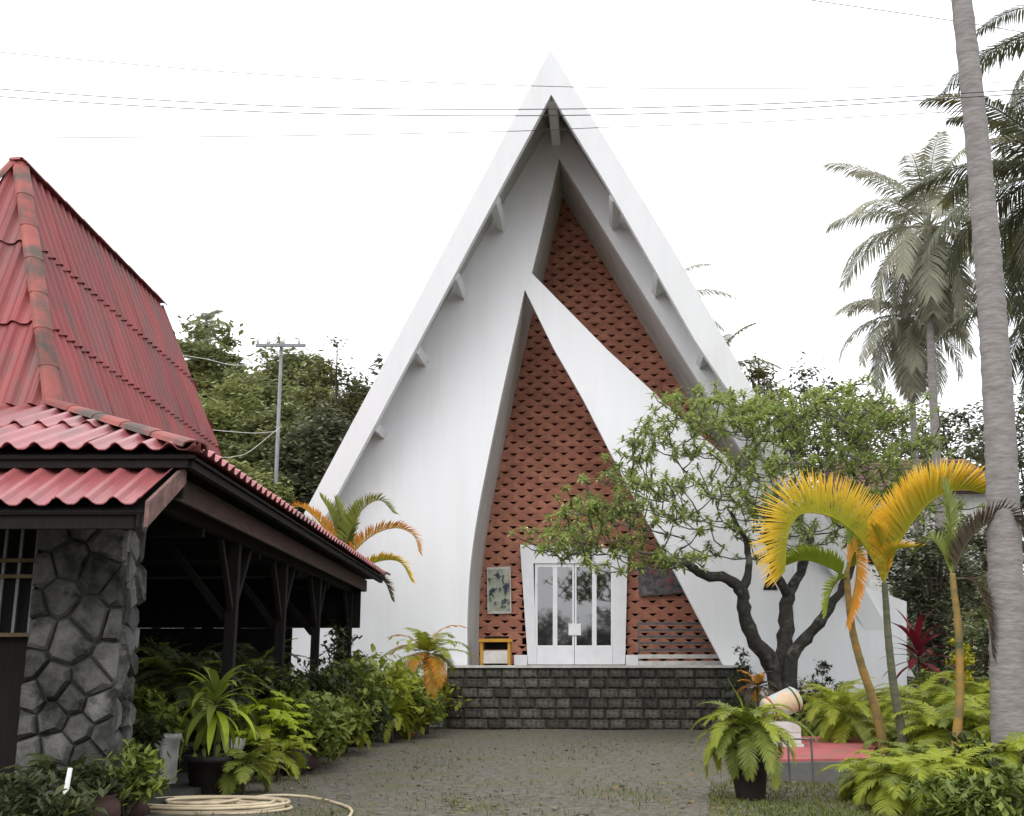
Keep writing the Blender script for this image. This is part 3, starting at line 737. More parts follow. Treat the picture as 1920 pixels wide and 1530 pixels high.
def frond_mesh(path, n, leaflet, width, lift=.2, side=1.0, sweep=.6, droop=.25, start=.12, jit=.12, taper=.35, rach=.018, r=rng):
    """pinnate frond along a 3D path: rachis + narrow leaflets; returns verts, quads"""
    path = np.array(catmull(path, 6)); seg = np.linalg.norm(np.diff(path, axis=0), axis=1); cum = np.concatenate([[0], np.cumsum(seg)]); L = cum[-1]
    def P(t):
        s = t * L; return np.stack([np.interp(s, cum, path[:, k]) for k in range(3)], -1)
    t = np.linspace(start, .995, n); p = P(t); d = P(np.minimum(t + .02, 1)) - P(np.maximum(t - .02, 0)); d /= np.linalg.norm(d, axis=1)[:, None]
    hor = d[:, :2].mean(0); hor = np.array([hor[0], hor[1], 0]) if np.linalg.norm(hor) > 1e-6 else np.array([1., 0, 0])
    lat0 = unit(np.cross(path[-1] - path[0] + np.array([0, 0, 1e-3]), (path[len(path) // 2] - (path[0] + path[-1]) / 2) + np.array([0, 0, 1e-4])))
    lat = lat0[None] - d * (d @ lat0)[:, None]; lat /= np.linalg.norm(lat, axis=1)[:, None]
    nrm = np.cross(lat, d); sgn = np.sign(np.dot(nrm[n // 2], path[len(path) // 2] - (path[0] + path[-1]) / 2)); sgn = sgn if sgn else 1; nrm = nrm * sgn
    prof = np.minimum(1, .45 + 2.2 * t) * (1 - (1 - taper) * np.clip((t - .55) / .45, 0, 1) ** 1.3)
    V_, F_ = [], []; b = 0
    for sd_ in (-1, 1):
        ll = leaflet * prof * r.uniform(1 - jit, 1 + jit, n)
        di = lat * sd_ * side + nrm * (lift + r.uniform(-jit, jit, n))[:, None] + d * (sweep + .8 * t ** 3)[:, None] + r.normal(size=(n, 3)) * jit * .5
        di /= np.linalg.norm(di, axis=1)[:, None]
        wv = np.cross(di, nrm) ; wv /= np.linalg.norm(wv, axis=1)[:, None] + 1e-9; wv = d * .7 + wv * .3 * np.sign((wv * d).sum(1))[:, None]
        wv /= np.linalg.norm(wv, axis=1)[:, None]; hw = width * .5
        g = np.array([0, 0, -1.])
        m_ = p + di * (ll * .5)[:, None] + g * (droop * ll * .12)[:, None]
        e = p + di * (ll * .95)[:, None] + g * (droop * ll * .5)[:, None]
        vv = np.stack([p - wv * hw * .5, p + wv * hw * .5, m_ + wv * hw, m_ - wv * hw, e + wv * hw * .12, e - wv * hw * .12], 1).reshape(-1, 3)
        k = np.arange(n)[:, None] * 6
        ff = np.concatenate([k + np.array([[0, 1, 2, 3]]), k + np.array([[3, 2, 4, 5]])])
        V_.append(vv); F_.append(ff + b); b += len(vv)
    mb = MB(); k = len(path); mb.tube(path, [rach * (1 - .85 * i / (k - 1)) for i in range(k)], 4, False)
    V_.append(np.array(mb.v)); F_.append(np.array(mb.f) + b)
    global TIP; TIP = np.concatenate([np.tile([0, 0, .5, .5, 1, 1], 2 * n), np.full(len(mb.v), .1)]).astype(np.float32)
    return np.concatenate(V_), np.concatenate(F_)
def arc_path(base, az, el, L, bend, n=6):
    """path leaving base at elevation el, bending down by bend radians over its length"""
    p = np.asarray(base, float); out = [p]; 
    for i in range(n):
        a = el - bend * ((i + .5) / n) ** 1.3
        p = p + V(math.cos(az) * math.cos(a), math.sin(az) * math.cos(a), math.sin(a)) * (L / n); out.append(p)
    return out
def coconut(name, label, base, top, tr, nf, L, leaf, group=None, bark='palm_trunk', bow=.3, leaflet=.75, nl=55, width=.05, nuts=5, els=(-1.0, 1.35), azs=None):
    base, top = np.asarray(base, float), np.asarray(top, float); t = thing(name, label, 'palm', base, group)
    mid = (base + top) / 2 + V(bow, 0, 0)
    pts = catmull([base - UP * .2, base + (mid - base) * .5 + V(bow * .35, 0, 0), mid, (mid + top) / 2 + V(bow * .35, 0, 0), top], 10); k = len(pts)
    mb = MB(); mb.tube(pts, [tr * (1.25 if i < 2 else 1.0) * (1 - .38 * i / (k - 1)) * (1 + .035 * (i % 2)) for i in range(k)], 12)
    mb.build('trunk', bark, t, True)
    for i in range(nf):
        az = 2.399 * i + rnd.uniform(-.3, .3); el = els[1] - (els[1] - els[0]) * (i / (nf - 1)) ** .9
        LL = L * rnd.uniform(.85, 1.1)
        v, f = frond_mesh(arc_path(top, az, el, LL, rnd.uniform(1.0, 1.5)), nl, leaflet, width, lift=.05, sweep=.55, droop=.9, start=.18, rach=.035, taper=.4)
        mesh_obj('frond', v, f, leaf, t)
    for i in range(nuts):
        a = 2.5 * i; c = top + V(math.cos(a) * .3, math.sin(a) * .3, -.35)
        MB().lathe(c, [(.02, -.14), (.10, -.09), (.13, 0), (.10, .1), (.02, .15)], 8).build('coconut', 'leaf_olive', t, True)
    return t
def blade_strip(path, w0, fold=.15, tip=.02):
    p = np.array(path); n = len(p); v, f = [], []
    for i in range(n):
        d = unit(p[min(i + 1, n - 1)] - p[max(i - 1, 0)]); s = unit(np.cross(d, UP + V(.01, .02, 0))); u_ = np.cross(s, d); t = i / (n - 1)
        wd = w0 * .5 * (min(1, .35 + 2.4 * t) * (1 - max(0, (t - .5) / .5) ** 1.6) + tip)
        v += [p[i] - s * wd + u_ * wd * fold, p[i], p[i] + s * wd + u_ * wd * fold]
    for i in range(n - 1):
        a = i * 3; f += [(a, a + 1, a + 4, a + 3), (a + 1, a + 2, a + 5, a + 4)]
    return v, f
def pot(kind, base, r_, h, parent, name='pot'):
    prof = {'round': [(.55, 0), (.85, .15), (1, .45), (.95, .75), (.78, .92), (.88, 1.0), (.80, 1.0), (.74, .9), (.2, .88)],
            'taper': [(.68, 0), (.72, .05), (.95, .82), (1.05, .84), (1.05, 1.0), (.95, 1.0), (.92, .88), (.2, .86)],
            'bowl': [(.45, 0), (.5, .1), (.85, .5), (1.0, .9), (1.04, 1.0), (.96, 1.0), (.9, .86), (.2, .8)],
            'fluted': [(.78, 0), (.82, .04), (.86, .5), (.92, .9), (1.02, .92), (1.02, 1.0), (.92, 1.0), (.88, .92), (.2, .9)]}
    m, k = kind
    return MB().lathe(base, [(a * r_, b * h) for a, b in prof[k]], 36 if k == 'fluted' else 20, .07 if k == 'fluted' else 0, 9).build(name, m, parent, True)
def rosette(name, label, base, z0, n, L, wd, leaf, potk=None, pr_=.2, ph=.3, cat='plant', els=(-.5, 1.3), bend=1.3, stem=None, group=None, leaf2=None, loose=False):
    base = np.asarray(base, float); t = thing(name, label, cat, base, group)
    if potk: pot(potk, base, pr_, ph, t)
    c = base + UP * z0
    MB().tube([base + UP * (ph * .8 if potk else -.05), (base + c) / 2 + V(.01, .01, 0), c], stem or .02, 6).build('stem', 'bark_brown', t, True)
    for i in range(n):
        el = els[1] - (els[1] - els[0]) * (i / max(1, n - 1)); az = 2.399 * i + rnd.uniform(-.2, .2)
        b0 = c + V(0, 0, -(.35 * L if loose else .1 * L) * i / n)
        v, f = blade_strip(arc_path(b0, az, el, L * rnd.uniform(.8, 1.15), bend * rnd.uniform(.8, 1.2), 7), wd * rnd.uniform(.85, 1.15))
        mesh_obj('leaf', v, f, (leaf2 if leaf2 and rnd.random() < .35 else leaf), t, True)
    return t
def fernplant(name, label, base, z0, n, L, leaflet, leaf, potk=None, pr_=.2, ph=.3, els=(-.2, 1.35), bend=1.5, nl=26, width=.022, cat='fern', group=None, lift=.15, leaf2=None, p2=.3, stem=.02, spread=.05):
    base = np.asarray(base, float); t = thing(name, label, cat, base, group)
    if potk: pot(potk, base, pr_, ph, t)
    c = base + UP * z0
    MB().tube([base + UP * (ph * .8 if potk else -.05), (base + c) / 2 + V(.01, 0, 0), c], [stem * 1.3, stem, stem * .8], 6).build('stem', 'bark_brown', t, True)
    for i in range(n):
        el = els[1] - (els[1] - els[0]) * (i / max(1, n - 1)); az = 2.399 * i + rnd.uniform(-.3, .3)
        b0 = c + V(rnd.uniform(-spread, spread), rnd.uniform(-spread, spread), 0)
        v, f = frond_mesh(arc_path(b0, az, el, L * rnd.uniform(.75, 1.15), bend * rnd.uniform(.8, 1.2)), nl, leaflet, width, lift=lift, sweep=.5, droop=.5, start=.15, rach=.008)
        mesh_obj('frond', v, f, (leaf2 if leaf2 and rnd.random() < p2 else leaf), t)
    return t
def shrub(name, label, base, H, rad, leaf, nclump=26, per=34, size=.11, potk=None, pr_=.2, ph=.3, group=None, stems=6, asp=.5, spread=None):
    base = np.asarray(base, float); t = thing(name, label, 'shrub', base, group)
    if potk: pot(potk, base, pr_, ph, t)
    z1 = ph if potk else 0
    z1 = z1 * .5; cen = base + UP * (z1 + (H - z1) * .54); rd = V(rad, rad, (H - z1) * .5); z1 = z1 * 2
    P, cl = crown_points(cen, rd, nclump, per, spread or rad * .2, shell=.35, lowcut=-.9)
    P = P[P[:, 2] > base[2] + .04]
    mb = MB()
    for q in cl[::max(1, len(cl) // stems)]:
        b0 = base + V(rnd.uniform(-.04, .04), rnd.uniform(-.04, .04), z1 * .8); mb.tube([b0, b0 + (q - b0) * .5 + UP * .05, q], [.014, .010, .004], 5)
    mb.build('stem', 'bark_brown', t, True)
    v, f = leaf_cloud(P, size, asp=asp, droop=.6, flat_=.3); mesh_obj('foliage', v, f, leaf, t)
    return t

# ================================================================== TREES
def tree_px(px, ytop, Y, wpx, hpx, leaf, name, label, n=60, per=90, size=.3, group=None, zb_=0.0, **kw):
    c = at(px, ytop, Y); k = Y / FPX / CP
    return tree(name, label, V(c[0], c[1], zb_), c[2] - zb_, (wpx * k / 2, wpx * k / 2 * .8, hpx * k / 2), leaf, n, per, size, group=group, **kw)
# wooded rise on the left, behind the pavilion
G1 = 'trees behind the pavilion'
tree_px(395, 622, 52, 170, 330, 'leaf_wood', 'broadleaf_tree', 'tall green tree with a palm tip showing above it, nearest the red roof', 120, 120, .40, G1)
tree_px(545, 652, 56, 190, 300, 'leaf_wood', 'broadleaf_tree', 'wide green tree with thin top behind the utility pole', 110, 110, .40, G1)
tree_px(640, 650, 44, 150, 330, 'leaf_olive', 'broadleaf_tree', 'olive tree with sparse yellowish twigs beside the church gable', 60, 55, .28, G1)
tree_px(705, 705, 46, 190, 420, 'leaf_wood_dark', 'broadleaf_tree', 'dark dense tree partly hidden behind the left slope of the church', 130, 120, .36, G1)
tree_px(420, 745, 42, 200, 330, 'leaf_wood_lime', 'broadleaf_tree', 'pale green bushy tree just right of the red steep roof', 120, 120, .32, G1)
tree_px(520, 770, 40, 190, 300, 'leaf_wood', 'broadleaf_tree', 'mid green bushy tree below the utility pole crossarm', 120, 120, .32, G1)
tree_px(610, 775, 38, 190, 340, 'leaf_wood_dark', 'broadleaf_tree', 'dark shaded tree between the pavilion eave and the church', 130, 120, .30, G1)
tree_px(470, 870, 36, 170, 220, 'leaf_wood_lime', 'broadleaf_tree', 'small light green tree peeping over the pavilion eave', 90, 100, .26, G1)
tree_px(330, 700, 58, 170, 320, 'leaf_wood_dark', 'broadleaf_tree', 'dark tree mostly hidden behind the steep red roof', 90, 110, .38, G1)
tree_px(480, 700, 48, 220, 420, 'leaf_wood', 'broadleaf_tree', 'full green tree filling the gap left of the utility pole', 130, 120, .36, G1)
tree_px(585, 720, 50, 220, 420, 'leaf_wood_lime', 'broadleaf_tree', 'full yellowish green tree filling the gap right of the utility pole', 130, 120, .36, G1)
b_ = at(386, 606, 60); coconut('coconut_palm', 'far small coconut palm sticking out above the wooded rise', flat(b_, 0), b_, .2, 12, 1.3, 'leaf_coconut', leaflet=.5, nl=22, width=.08, nuts=0, bow=.2)
# right-hand background
G2 = 'trees behind the right side of the garden'
tree_px(1440, 735, 52, 130, 260, 'leaf_wood_dark', 'broadleaf_tree', 'dark tree touching the right slope of the church roof', 70, 70, .32, G2)
tree_px(1545, 705, 62, 190, 280, 'leaf_wood_dark', 'broadleaf_tree', 'dark rounded tree behind the frangipani crown', 80, 75, .38, G2)
tree_px(1650, 745, 60, 200, 300, 'leaf_wood', 'broadleaf_tree', 'green tree behind the coconut palm trunks', 80, 75, .36, G2)
tree_px(1790, 752, 56, 220, 330, 'leaf_wood_dark', 'broadleaf_tree', 'dark broad tree left of the thick grey palm trunk', 90, 75, .34, G2)
tree_px(1915, 730, 50, 200, 360, 'leaf_wood_dark', 'broadleaf_tree', 'dark tree right of the thick grey palm trunk', 80, 75, .32, G2)
tree_px(1860, 960, 34, 240, 300, 'leaf_wood_dark', 'broadleaf_tree', 'low dark shady tree below the pink tiled house roof', 90, 80, .22, G2)
tree_px(1740, 975, 32, 170, 240, 'leaf_wood_dark', 'broadleaf_tree', 'low dark leafy tree at the corner of the white church wall', 80, 80, .2, G2)
tree_px(1412, 672, 66, 110, 150, 'leaf_olive', 'broadleaf_tree', 'thin yellowish tree top behind the church roof slope', 40, 40, .36, G2)
G3 = 'hedge trees at the end of the garden'
for i, (x, yt_, Y, wp) in enumerate(((1725, 1040, 37, 130), (1790, 1075, 31, 150), (1880, 1050, 29, 170), (1700, 1120, 40, 120), (1840, 1150, 27, 150), (1930, 1140, 26, 160), (1760, 1160, 34, 130))):
    c = at(x, yt_, Y); k = Y / FPX / CP
    tree('hedge_tree', ['grey green hedge tree rising just past the church side wall', 'hedge tree in the middle behind the red cordyline', 'hedge tree right of the thick trunk base', 'far hedge tree closing the gap beside the church side wall',
         'low hedge tree behind the yellow bush', 'low hedge tree at the edge of the bed past the thick trunk', 'low hedge tree between cordyline and church corner'][i], V(c[0], c[1], 0), c[2], (wp * k / 2, wp * k * .4, c[2] * .52), 'leaf_wood_dark' if i % 2 else 'leaf_wood', 60, 60, .2, trunk_r=.1, group=G3, lowcut=-1)
# reflected in the door glass: trees across the road behind the viewer
for i, (x, y, h, rr) in enumerate(((-6, -16, 5.2, 3.4), (1, -20, 6.6, 3.8), (-1.8, -12, 4.4, 2.4), (8.9, -14, 11, 3.0), (14, -18, 9, 4), (-14, -22, 8, 4))):
    tree('roadside_tree', ['low round tree across the road, mirrored left in the door glass', 'low wide tree across the road, mirrored in the middle of the door glass', 'small bush-like tree by the road, mirrored low in the door glass',
         'tall dark tree by the road, mirrored in the rightmost door pane', 'broad tree by the road at the far end of the row', 'broad tree by the road at the opposite end of the row'][i], (x, y, 0), h, (rr, rr, h * .5), 'leaf_wood_dark', 70, 90, .4, group='trees across the road', lowcut=-1)
# ------------------------------------------------------------------ coconut palms
c = at(1742, 425, 40); b_ = at(1748, 850, 40)
coconut('coconut_palm', 'tall coconut palm with spreading drooping crown and slim trunk behind the frangipani', flat(b_, 0), c, .2, 40, 4.6, 'leaf_coconut', nl=64, leaflet=1.0, width=.062, bow=-.2, els=(-1.35, 1.45))
c = at(1700, 590, 43); b_ = at(1690, 850, 43)
coconut('coconut_palm', 'shorter coconut palm with straight trunk growing beside the tall spreading one', flat(b_, 0), c, .17, 26, 3.6, 'leaf_coconut', nl=56, leaflet=.9, width=.06, bow=.1, els=(-1.4, 1.0))
c = at(2000, 330, 24); b_ = at(2020, 1000, 24)
coconut('coconut_palm', 'dark coconut palm with many nuts and long drooping fronds close behind the thick grey trunk', flat(b_, 0), c, .2, 38, 4.2, 'leaf_coconut_dark', nl=90, leaflet=.75, width=.05, bow=.2, nuts=8, els=(-1.35, 1.3))
c = at(2050, 60, 27); b_ = at(2040, 1000, 27)
coconut('coconut_palm', 'tallest of the dark coconut palms behind the thick grey trunk', flat(b_, 0), c, .2, 34, 4.2, 'leaf_coconut_dark', nl=70, leaflet=.75, width=.05, bow=.2, nuts=4, els=(-1.3, 1.2))
c = at(1232, 585, 58); coconut('coconut_palm', 'coconut palm hidden behind the church roof with only frond tips showing', flat(c, 0), c, .2, 20, 4.4, 'leaf_coconut', nl=44, leaflet=.7, width=.07, bow=.2, nuts=0)
c = at(1340, 700, 62); coconut('coconut_palm', 'yellowish coconut palm low behind the church roof slope', flat(c, 0), c, .18, 16, 3.8, 'leaf_olive', nl=44, leaflet=.7, width=.08, bow=.2, nuts=0)
c = at(1985, 560, 31); b_ = at(2000, 1000, 31)
coconut('coconut_palm', 'lower dark coconut palm with hanging fronds beside the thick grey trunk', flat(b_, 0), c, .18, 30, 3.6, 'leaf_coconut_dark', nl=70, leaflet=.75, width=.05, bow=.1, nuts=4, els=(-1.35, 1.2))
# the thick trunk in front, its crown above the picture
base = gnd(1893, 1480); Yb = base[1]
pts = [at(1893, 1480, Yb) , at(1886, 1100, Yb), at(1872, 760, Yb), at(1845, 400, Yb), at(1803, 0, Yb), at(1725, -620, Yb)]
rad = [31, 30, 27, 24, 20, 17]
tp = thing('coconut_palm', 'very tall palm with thick leaning grey trunk and fine ring scars', 'palm', pts[0])
sp = catmull([pts[0] - UP * .2] + pts[1:], 26); kk = Yb / FPX / CP
rr = np.interp(np.linspace(0, 5, len(sp)), range(6), rad) * kk
mb = MB(); mb.tube(sp, [r_ * (1.05 if i % 3 == 0 else .985) for i, r_ in enumerate(rr)], 16); mb.build('trunk', 'palm_trunk', tp, True)
for i in range(18):
    v, f = frond_mesh(arc_path(sp[-1], 2.399 * i, 1.3 - 2.0 * i / 17, 3.6, 1.3), 40, .7, .05, lift=.05, droop=.9, start=.18, rach=.03)
    mesh_obj('frond', v, f, 'leaf_coconut_dark', tp)

# ------------------------------------------------------------------ frangipani
YF = 25.0
def fpt(px, py, dy=0.0): return at(px, py, YF + dy)
fr = thing('frangipani_tree', 'frangipani tree with forked dark trunks and wide flat green crown before the church', 'tree', flat(fpt(1458, 1300), 0))
b0 = flat(fpt(1458, 1300), -.1)
limbs = [
    [b0, fpt(1452, 1262), fpt(1418, 1205, -.3), fpt(1395, 1150, -.5), fpt(1390, 1110, -.6), fpt(1365, 1085, -.8), fpt(1320, 1078, -1.0), fpt(1280, 1050, -1.2)],
    [b0 + V(.08, .1, 0), fpt(1468, 1240, .2), fpt(1474, 1180, .4), fpt(1478, 1120, .6), fpt(1500, 1075, .9), fpt(1520, 1010, 1.3)],
    [b0 + V(.15, 0, 0), fpt(1485, 1235, -.1), fpt(1520, 1190, -.3), fpt(1555, 1142, -.6), fpt(1590, 1080, -.9), fpt(1610, 1000, -1.2)],
    [fpt(1390, 1110, -.6), fpt(1405, 1070, -.3), fpt(1400, 1020, 0), fpt(1370, 960, .4)],
    [fpt(1478, 1120, .6), fpt(1450, 1060, .2), fpt(1440, 990, -.4), fpt(1455, 930, -.8)]]
mb = MB(); tips = []
for i, l in enumerate(limbs):
    r0 = (.21, .23, .17, .11, .12)[i]
    p = catmull(l, 4); n = len(p)
    p = [q + V(rnd.uniform(-.03, .03), rnd.uniform(-.03, .03), rnd.uniform(-.02, .02)) if 2 < j < n - 1 else q for j, q in enumerate(p)]
    mb.tube(p, [r0 * (1 - .62 * j / (n - 1)) * rnd.uniform(.86, 1.14) for j in range(n)], 9); tips.append((p[-1], unit(p[-1] - p[-4]), r0 * .38))
mb.build('trunk', 'bark_dark', fr, True)
# crown envelope, in picture columns: top and bottom of the foliage
ex_ = [1010, 1060, 1110, 1180, 1240, 1300, 1360, 1430, 1500, 1580, 1650, 1710, 1755]
et = [1008, 985, 905, 865, 745, 728, 742, 735, 722, 720, 742, 800, 900]
eb_ = [1035, 1045, 1060, 1070, 1080, 1065, 1055, 1060, 1060, 1045, 1010, 970, 930]
fork_nodes = [np.array(q) for l in limbs for q in catmull(l, 4)[5:]]
targets = []; clus = []
while len(clus) < 146:
    x = 1018 + 730 * rnd.random() ** .85; t0, t1 = np.interp(x, ex_, et), np.interp(x, ex_, eb_)
    y = t0 + (t1 - t0) * (rnd.random() ** 1.5 * .95 + .03)
    half = 2.6 * math.sqrt(max(.06, 1 - ((x - 1400) / 400) ** 2))
    c = fpt(x, y, rnd.uniform(-half, half))
    if all(np.linalg.norm((c - q) * V(1, .8, 1.4)) > .55 for q in clus): clus.append(c)
for c in clus:
    n = rnd.randint(6, 15); w0 = rnd.uniform(.28, .55)
    for _ in range(n): targets.append(c + V(rnd.gauss(0, w0), rnd.gauss(0, w0), rnd.gauss(0, .10)))
tw = MB(); nodes = [(q, 0) for q in fork_nodes]; node_p = [q for q, _ in nodes]
targets.sort(key=lambda q: min(np.linalg.norm(q - n) for n in fork_nodes))
leafC, tipsP = [], []
arr = list(node_p)
for tgt in targets:
    A = np.array(arr); d = tgt - A; dist = np.linalg.norm(d, axis=1) + np.clip(A[:, 2] - tgt[2] + .1, 0, None) * 2.0
    j = int(np.argmin(dist)); s_ = A[j]; L = np.linalg.norm(tgt - s_)
    m_ = s_ + (tgt - s_) * .5 + V(rnd.uniform(-.1, .1), rnd.uniform(-.1, .1), -.08) * min(1, L)
    r0 = .009 + .010 * min(2.5, L); tw.tube([s_, m_, tgt], [r0 * 1.3, r0, r0 * .75], 5)
    arr += [m_, tgt]; tipsP.append(tgt)
tw.build('branch', 'twig', fr, True)
V_, F_, b = [], [], 0; flowers = []
for tgt in tipsP:
    n = rnd.randint(9, 15)
    for i in range(n):
        az = 2.399 * i + rnd.uniform(-.3, .3); el = 1.1 - 1.5 * i / n; L = rnd.uniform(.12, .25)
        v, f = blade_strip(arc_path(tgt - UP * .03 * i / n, az, el, L, .9, 3), .058, .2)
        V_.append(np.array(v)); F_.append(np.array(f) + b); b += len(v)
    if rnd.random() < .06: flowers.append(tgt + UP * .12)
mesh_obj('crown', np.concatenate(V_), np.concatenate(F_), 'leaf_frangipani', fr)
v, f = leaf_cloud(np.concatenate([q + rng.normal(size=(7, 3)) * .05 for q in flowers]), .09, .8); mesh_obj('blossom', v, f, 'petal', fr)

# ------------------------------------------------------------------ golden palms on the right
def gold_palm(label, trunk_px, Y, rad_px, fronds, bark, crown_label=None):
    tb = at(*trunk_px[0], Y); tb[2] = 0
    k_ = Y / FPX / CP
    t = thing('golden_palm', label, 'palm', tb, 'slim palms in the right-hand bed')
    p = catmull([tb - UP * .1] + [at(x, y, Y) for x, y in trunk_px[1:]], 6); n = len(p)
    MB().tube(p, [rad_px * .8 * k_ * (1.25 - .55 * i / (n - 1)) * (1.04 if i % 2 else .98) for i in range(n)], 10).build('trunk', bark, t, True)
    for pts_, leaflet, lift, m, nl, wd, *sw in fronds:
        P = [at(x, y, Y + dy) for x, y, dy in pts_]
        v, f = frond_mesh(P, nl, leaflet * k_, wd, lift=lift, side=.35, sweep=sw[0] if sw else .55, droop=.15, start=.10, jit=.10, taper=.55, rach=.02)
        mesh_obj('frond', v, f, m, t)
    return t
gb1, gb2, gb3 = gnd(1668, 1447)[1], gnd(1700, 1452)[1], gnd(1783, 1478)[1]
gold_palm('slim golden palm with orange frond hanging down along its trunk', [(1668, 1447), (1642, 1330), (1616, 1250), (1598, 1180), (1590, 1110), (1588, 1070)], gb1, 9,
    [([(1588, 1075, 0), (1600, 1040, -.1), (1607, 1040, -.25), (1603, 1100, -.35), (1588, 1168, -.4)], 34, .9, 'leaf_orange', 46, .045),
     ([(1586, 1085, 0), (1560, 1066, -.1), (1510, 1050, -.2), (1468, 1062, -.3)], 42, .9, 'leaf_gold_green', 50, .045),
     ([(1588, 1075, 0), (1592, 1030, .1), (1585, 990, .25), (1560, 975, .4)], 44, .5, 'leaf_gold_green', 40, .045),
     ([(1588, 1080, 0), (1570, 1090, -.2), (1556, 1115, -.4), (1550, 1150, -.5)], 26, .6, 'leaf_gold_green', 34, .04)], 'palm_trunk_yellow')
gold_palm('slim golden palm with two big orange yellow fronds arching apart', [(1703, 1452), (1690, 1370), (1676, 1290), (1666, 1200), (1661, 1130), (1658, 1092)], gb2, 9,
    [([(1658, 1092, 0), (1638, 1052, -.1), (1606, 1004, -.2), (1556, 968, -.4), (1502, 964, -.5), (1478, 1004, -.6), (1472, 1072, -.65)], 92, 1.1, 'leaf_gold', 120, .034, .2),
     ([(1658, 1092, 0), (1676, 1040, -.1), (1706, 985, -.3), (1752, 935, -.5), (1802, 918, -.6), (1856, 928, -.7)], 82, 1.1, 'leaf_gold', 150, .04),
     ([(1658, 1092, 0), (1654, 1060, 0), (1652, 1020, -.25), (1640, 990, -.8)], 46, .6, 'leaf_gold', 50, .05),
     ([(1658, 1092, 0), (1664, 1050, -.1), (1680, 1030, -.35), (1722, 1026, -.6)], 30, .5, 'leaf_gold', 40, .04),
     ([(1658, 1092, 0), (1648, 1050, .1), (1630, 1020, .2), (1616, 1010, .5)], 46, .7, 'leaf_gold', 44, .05),
     ([(1658, 1092, 0), (1662, 1020, .1), (1668, 980, .3)], 40, .5, 'leaf_orange', 40, .05)], 'palm_trunk_olive')
gold_palm('slim palm with a dark withered frond drooping from its neck', [(1783, 1478), (1794, 1380), (1800, 1290), (1797, 1180), (1789, 1110), (1786, 1075)], gb3, 9,
    [([(1786, 1078, 0), (1812, 1020, -.1), (1850, 980, -.2), (1890, 966, -.3), (1930, 1000, -.4)], 46, .6, 'leaf_brown', 60, .035),
     ([(1790, 1085, 0), (1825, 1090, -.1), (1850, 1140, -.2), (1862, 1230, -.2)], 30, .4, 'leaf_brown', 44, .03),
     ([(1786, 1078, 0), (1784, 1010, .1), (1780, 950, .2), (1770, 905, .4)], 40, .2, 'leaf_fern', 44, .035),
     ([(1786, 1078, 0), (1770, 1040, .1), (1745, 1010, .3), (1722, 1030, .5)], 34, .4, 'leaf_fern', 40, .035)], 'palm_trunk_yellow')

# ================================================================== HOUSE, POLE, WIRES
hb = at(1740, 1000, 44); hx0, hx1 = at(1600, 930, 44), at(1872, 930, 44); ze = at(1740, 925, 44)[2]; zr = at(1740, 862, 47)[2]
house = thing('house', 'distant house with pinkish tiled roof behind the golden palms', 'house', V(hb[0], 44, 0))
MB().box(V((hx0[0] + hx1[0]) / 2, 47, ze / 2), hx1[0] - hx0[0] - .8, 6, ze).build('wall', 'slab', house)
rf = MB().prism([V(hx0[0], 43.4, ze - .02), V(hx0[0], 47, zr), V(hx0[0], 50.6, ze - .02)], V(hx1[0] - hx0[0], 0, 0)).build('roof', 'board_pale', house)
for i in range(9):
    z0 = ze + (zr - ze) * i / 9; y0 = 43.4 + 3.6 * i / 9
    MB().prism([V(hx0[0] - .1, y0 - .06, z0 + .0), V(hx0[0] - .1, y0 + .42, z0 + (zr - ze) / 9 + .03), V(hx0[0] - .1, y0 - .06, z0 + .07)], V(hx1[0] - hx0[0] + .2, 0, 0)).build('tile_course', 'board_pale', rf)
for x in (-2.0, .6):
    MB().box(V(hb[0] + x, 43.97, ze * .72), 1.0, .05, 1.0).build('window', 'dark_void', house)

YP = 36.0
pb, ptp = flat(at(527, 800, YP), 0), at(528, 640, YP)
pole = thing('utility_pole', 'grey utility pole with crossarm in front of the wooded rise', 'pole', pb)
MB().tube([pb - UP * .2, (pb + ptp) / 2, ptp], [.09, .075, .055], 10).build('shaft', 'pole_grey', pole, True)
ca = MB().box(ptp - UP * .18 - V(0, .12, 0), 1.7, .09, .10).build('crossarm', 'pole_grey', pole)
for x in (-.78, -.45, .1, .62):
    MB().lathe(ptp + V(x, -.12, -.12), [(.03, 0), (.05, .05), (.03, .1), (.05, .15), (.01, .2)], 8).build('insulator', 'pot_white', ca, True)
def wire(label, pts, rad, m='wire', group='overhead wires'):
    p = catmull(pts, 8); o = MB().tube(p, rad, 5, False).build('overhead_wire', m, None, True, loc=p[0])
    return tag(o, label, 'wire', group)
def px_wire(label, pxs, Y0, Y1, rad, m='wire'):
    n = len(pxs); wire(label, [at(x, y, Y0 + (Y1 - Y0) * i / (n - 1)) for i, (x, y) in enumerate(pxs)], rad, m)
px_wire('topmost thin wire crossing the tip of the church gable', [(-400, 60), (0, 98), (500, 140), (1000, 161), (1350, 166), (1750, 160), (2300, 130)], 16, 18, .0055)
px_wire('upper strand of the twisted cable pair across the church gable', [(-400, 128), (0, 167), (500, 198), (970, 205), (1400, 196), (1790, 176), (2300, 140)], 16, 13.5, .0065)
px_wire('lower strand of the twisted cable pair across the church gable', [(-400, 140), (0, 181), (500, 210), (970, 217), (1400, 207), (1790, 184), (2300, 150)], 16, 13.5, .0065)
px_wire('low sagging thin wire crossing below the gable tip', [(-400, 262), (0, 259), (500, 255), (960, 246), (1130, 239), (1500, 225), (2300, 180)], 17, 17, .0058)
px_wire('short wire slanting behind the top of the thick palm trunk', [(1200, -50), (1500, -3), (1800, 41), (2100, 90), (2400, 130)], 15, 15, .006)
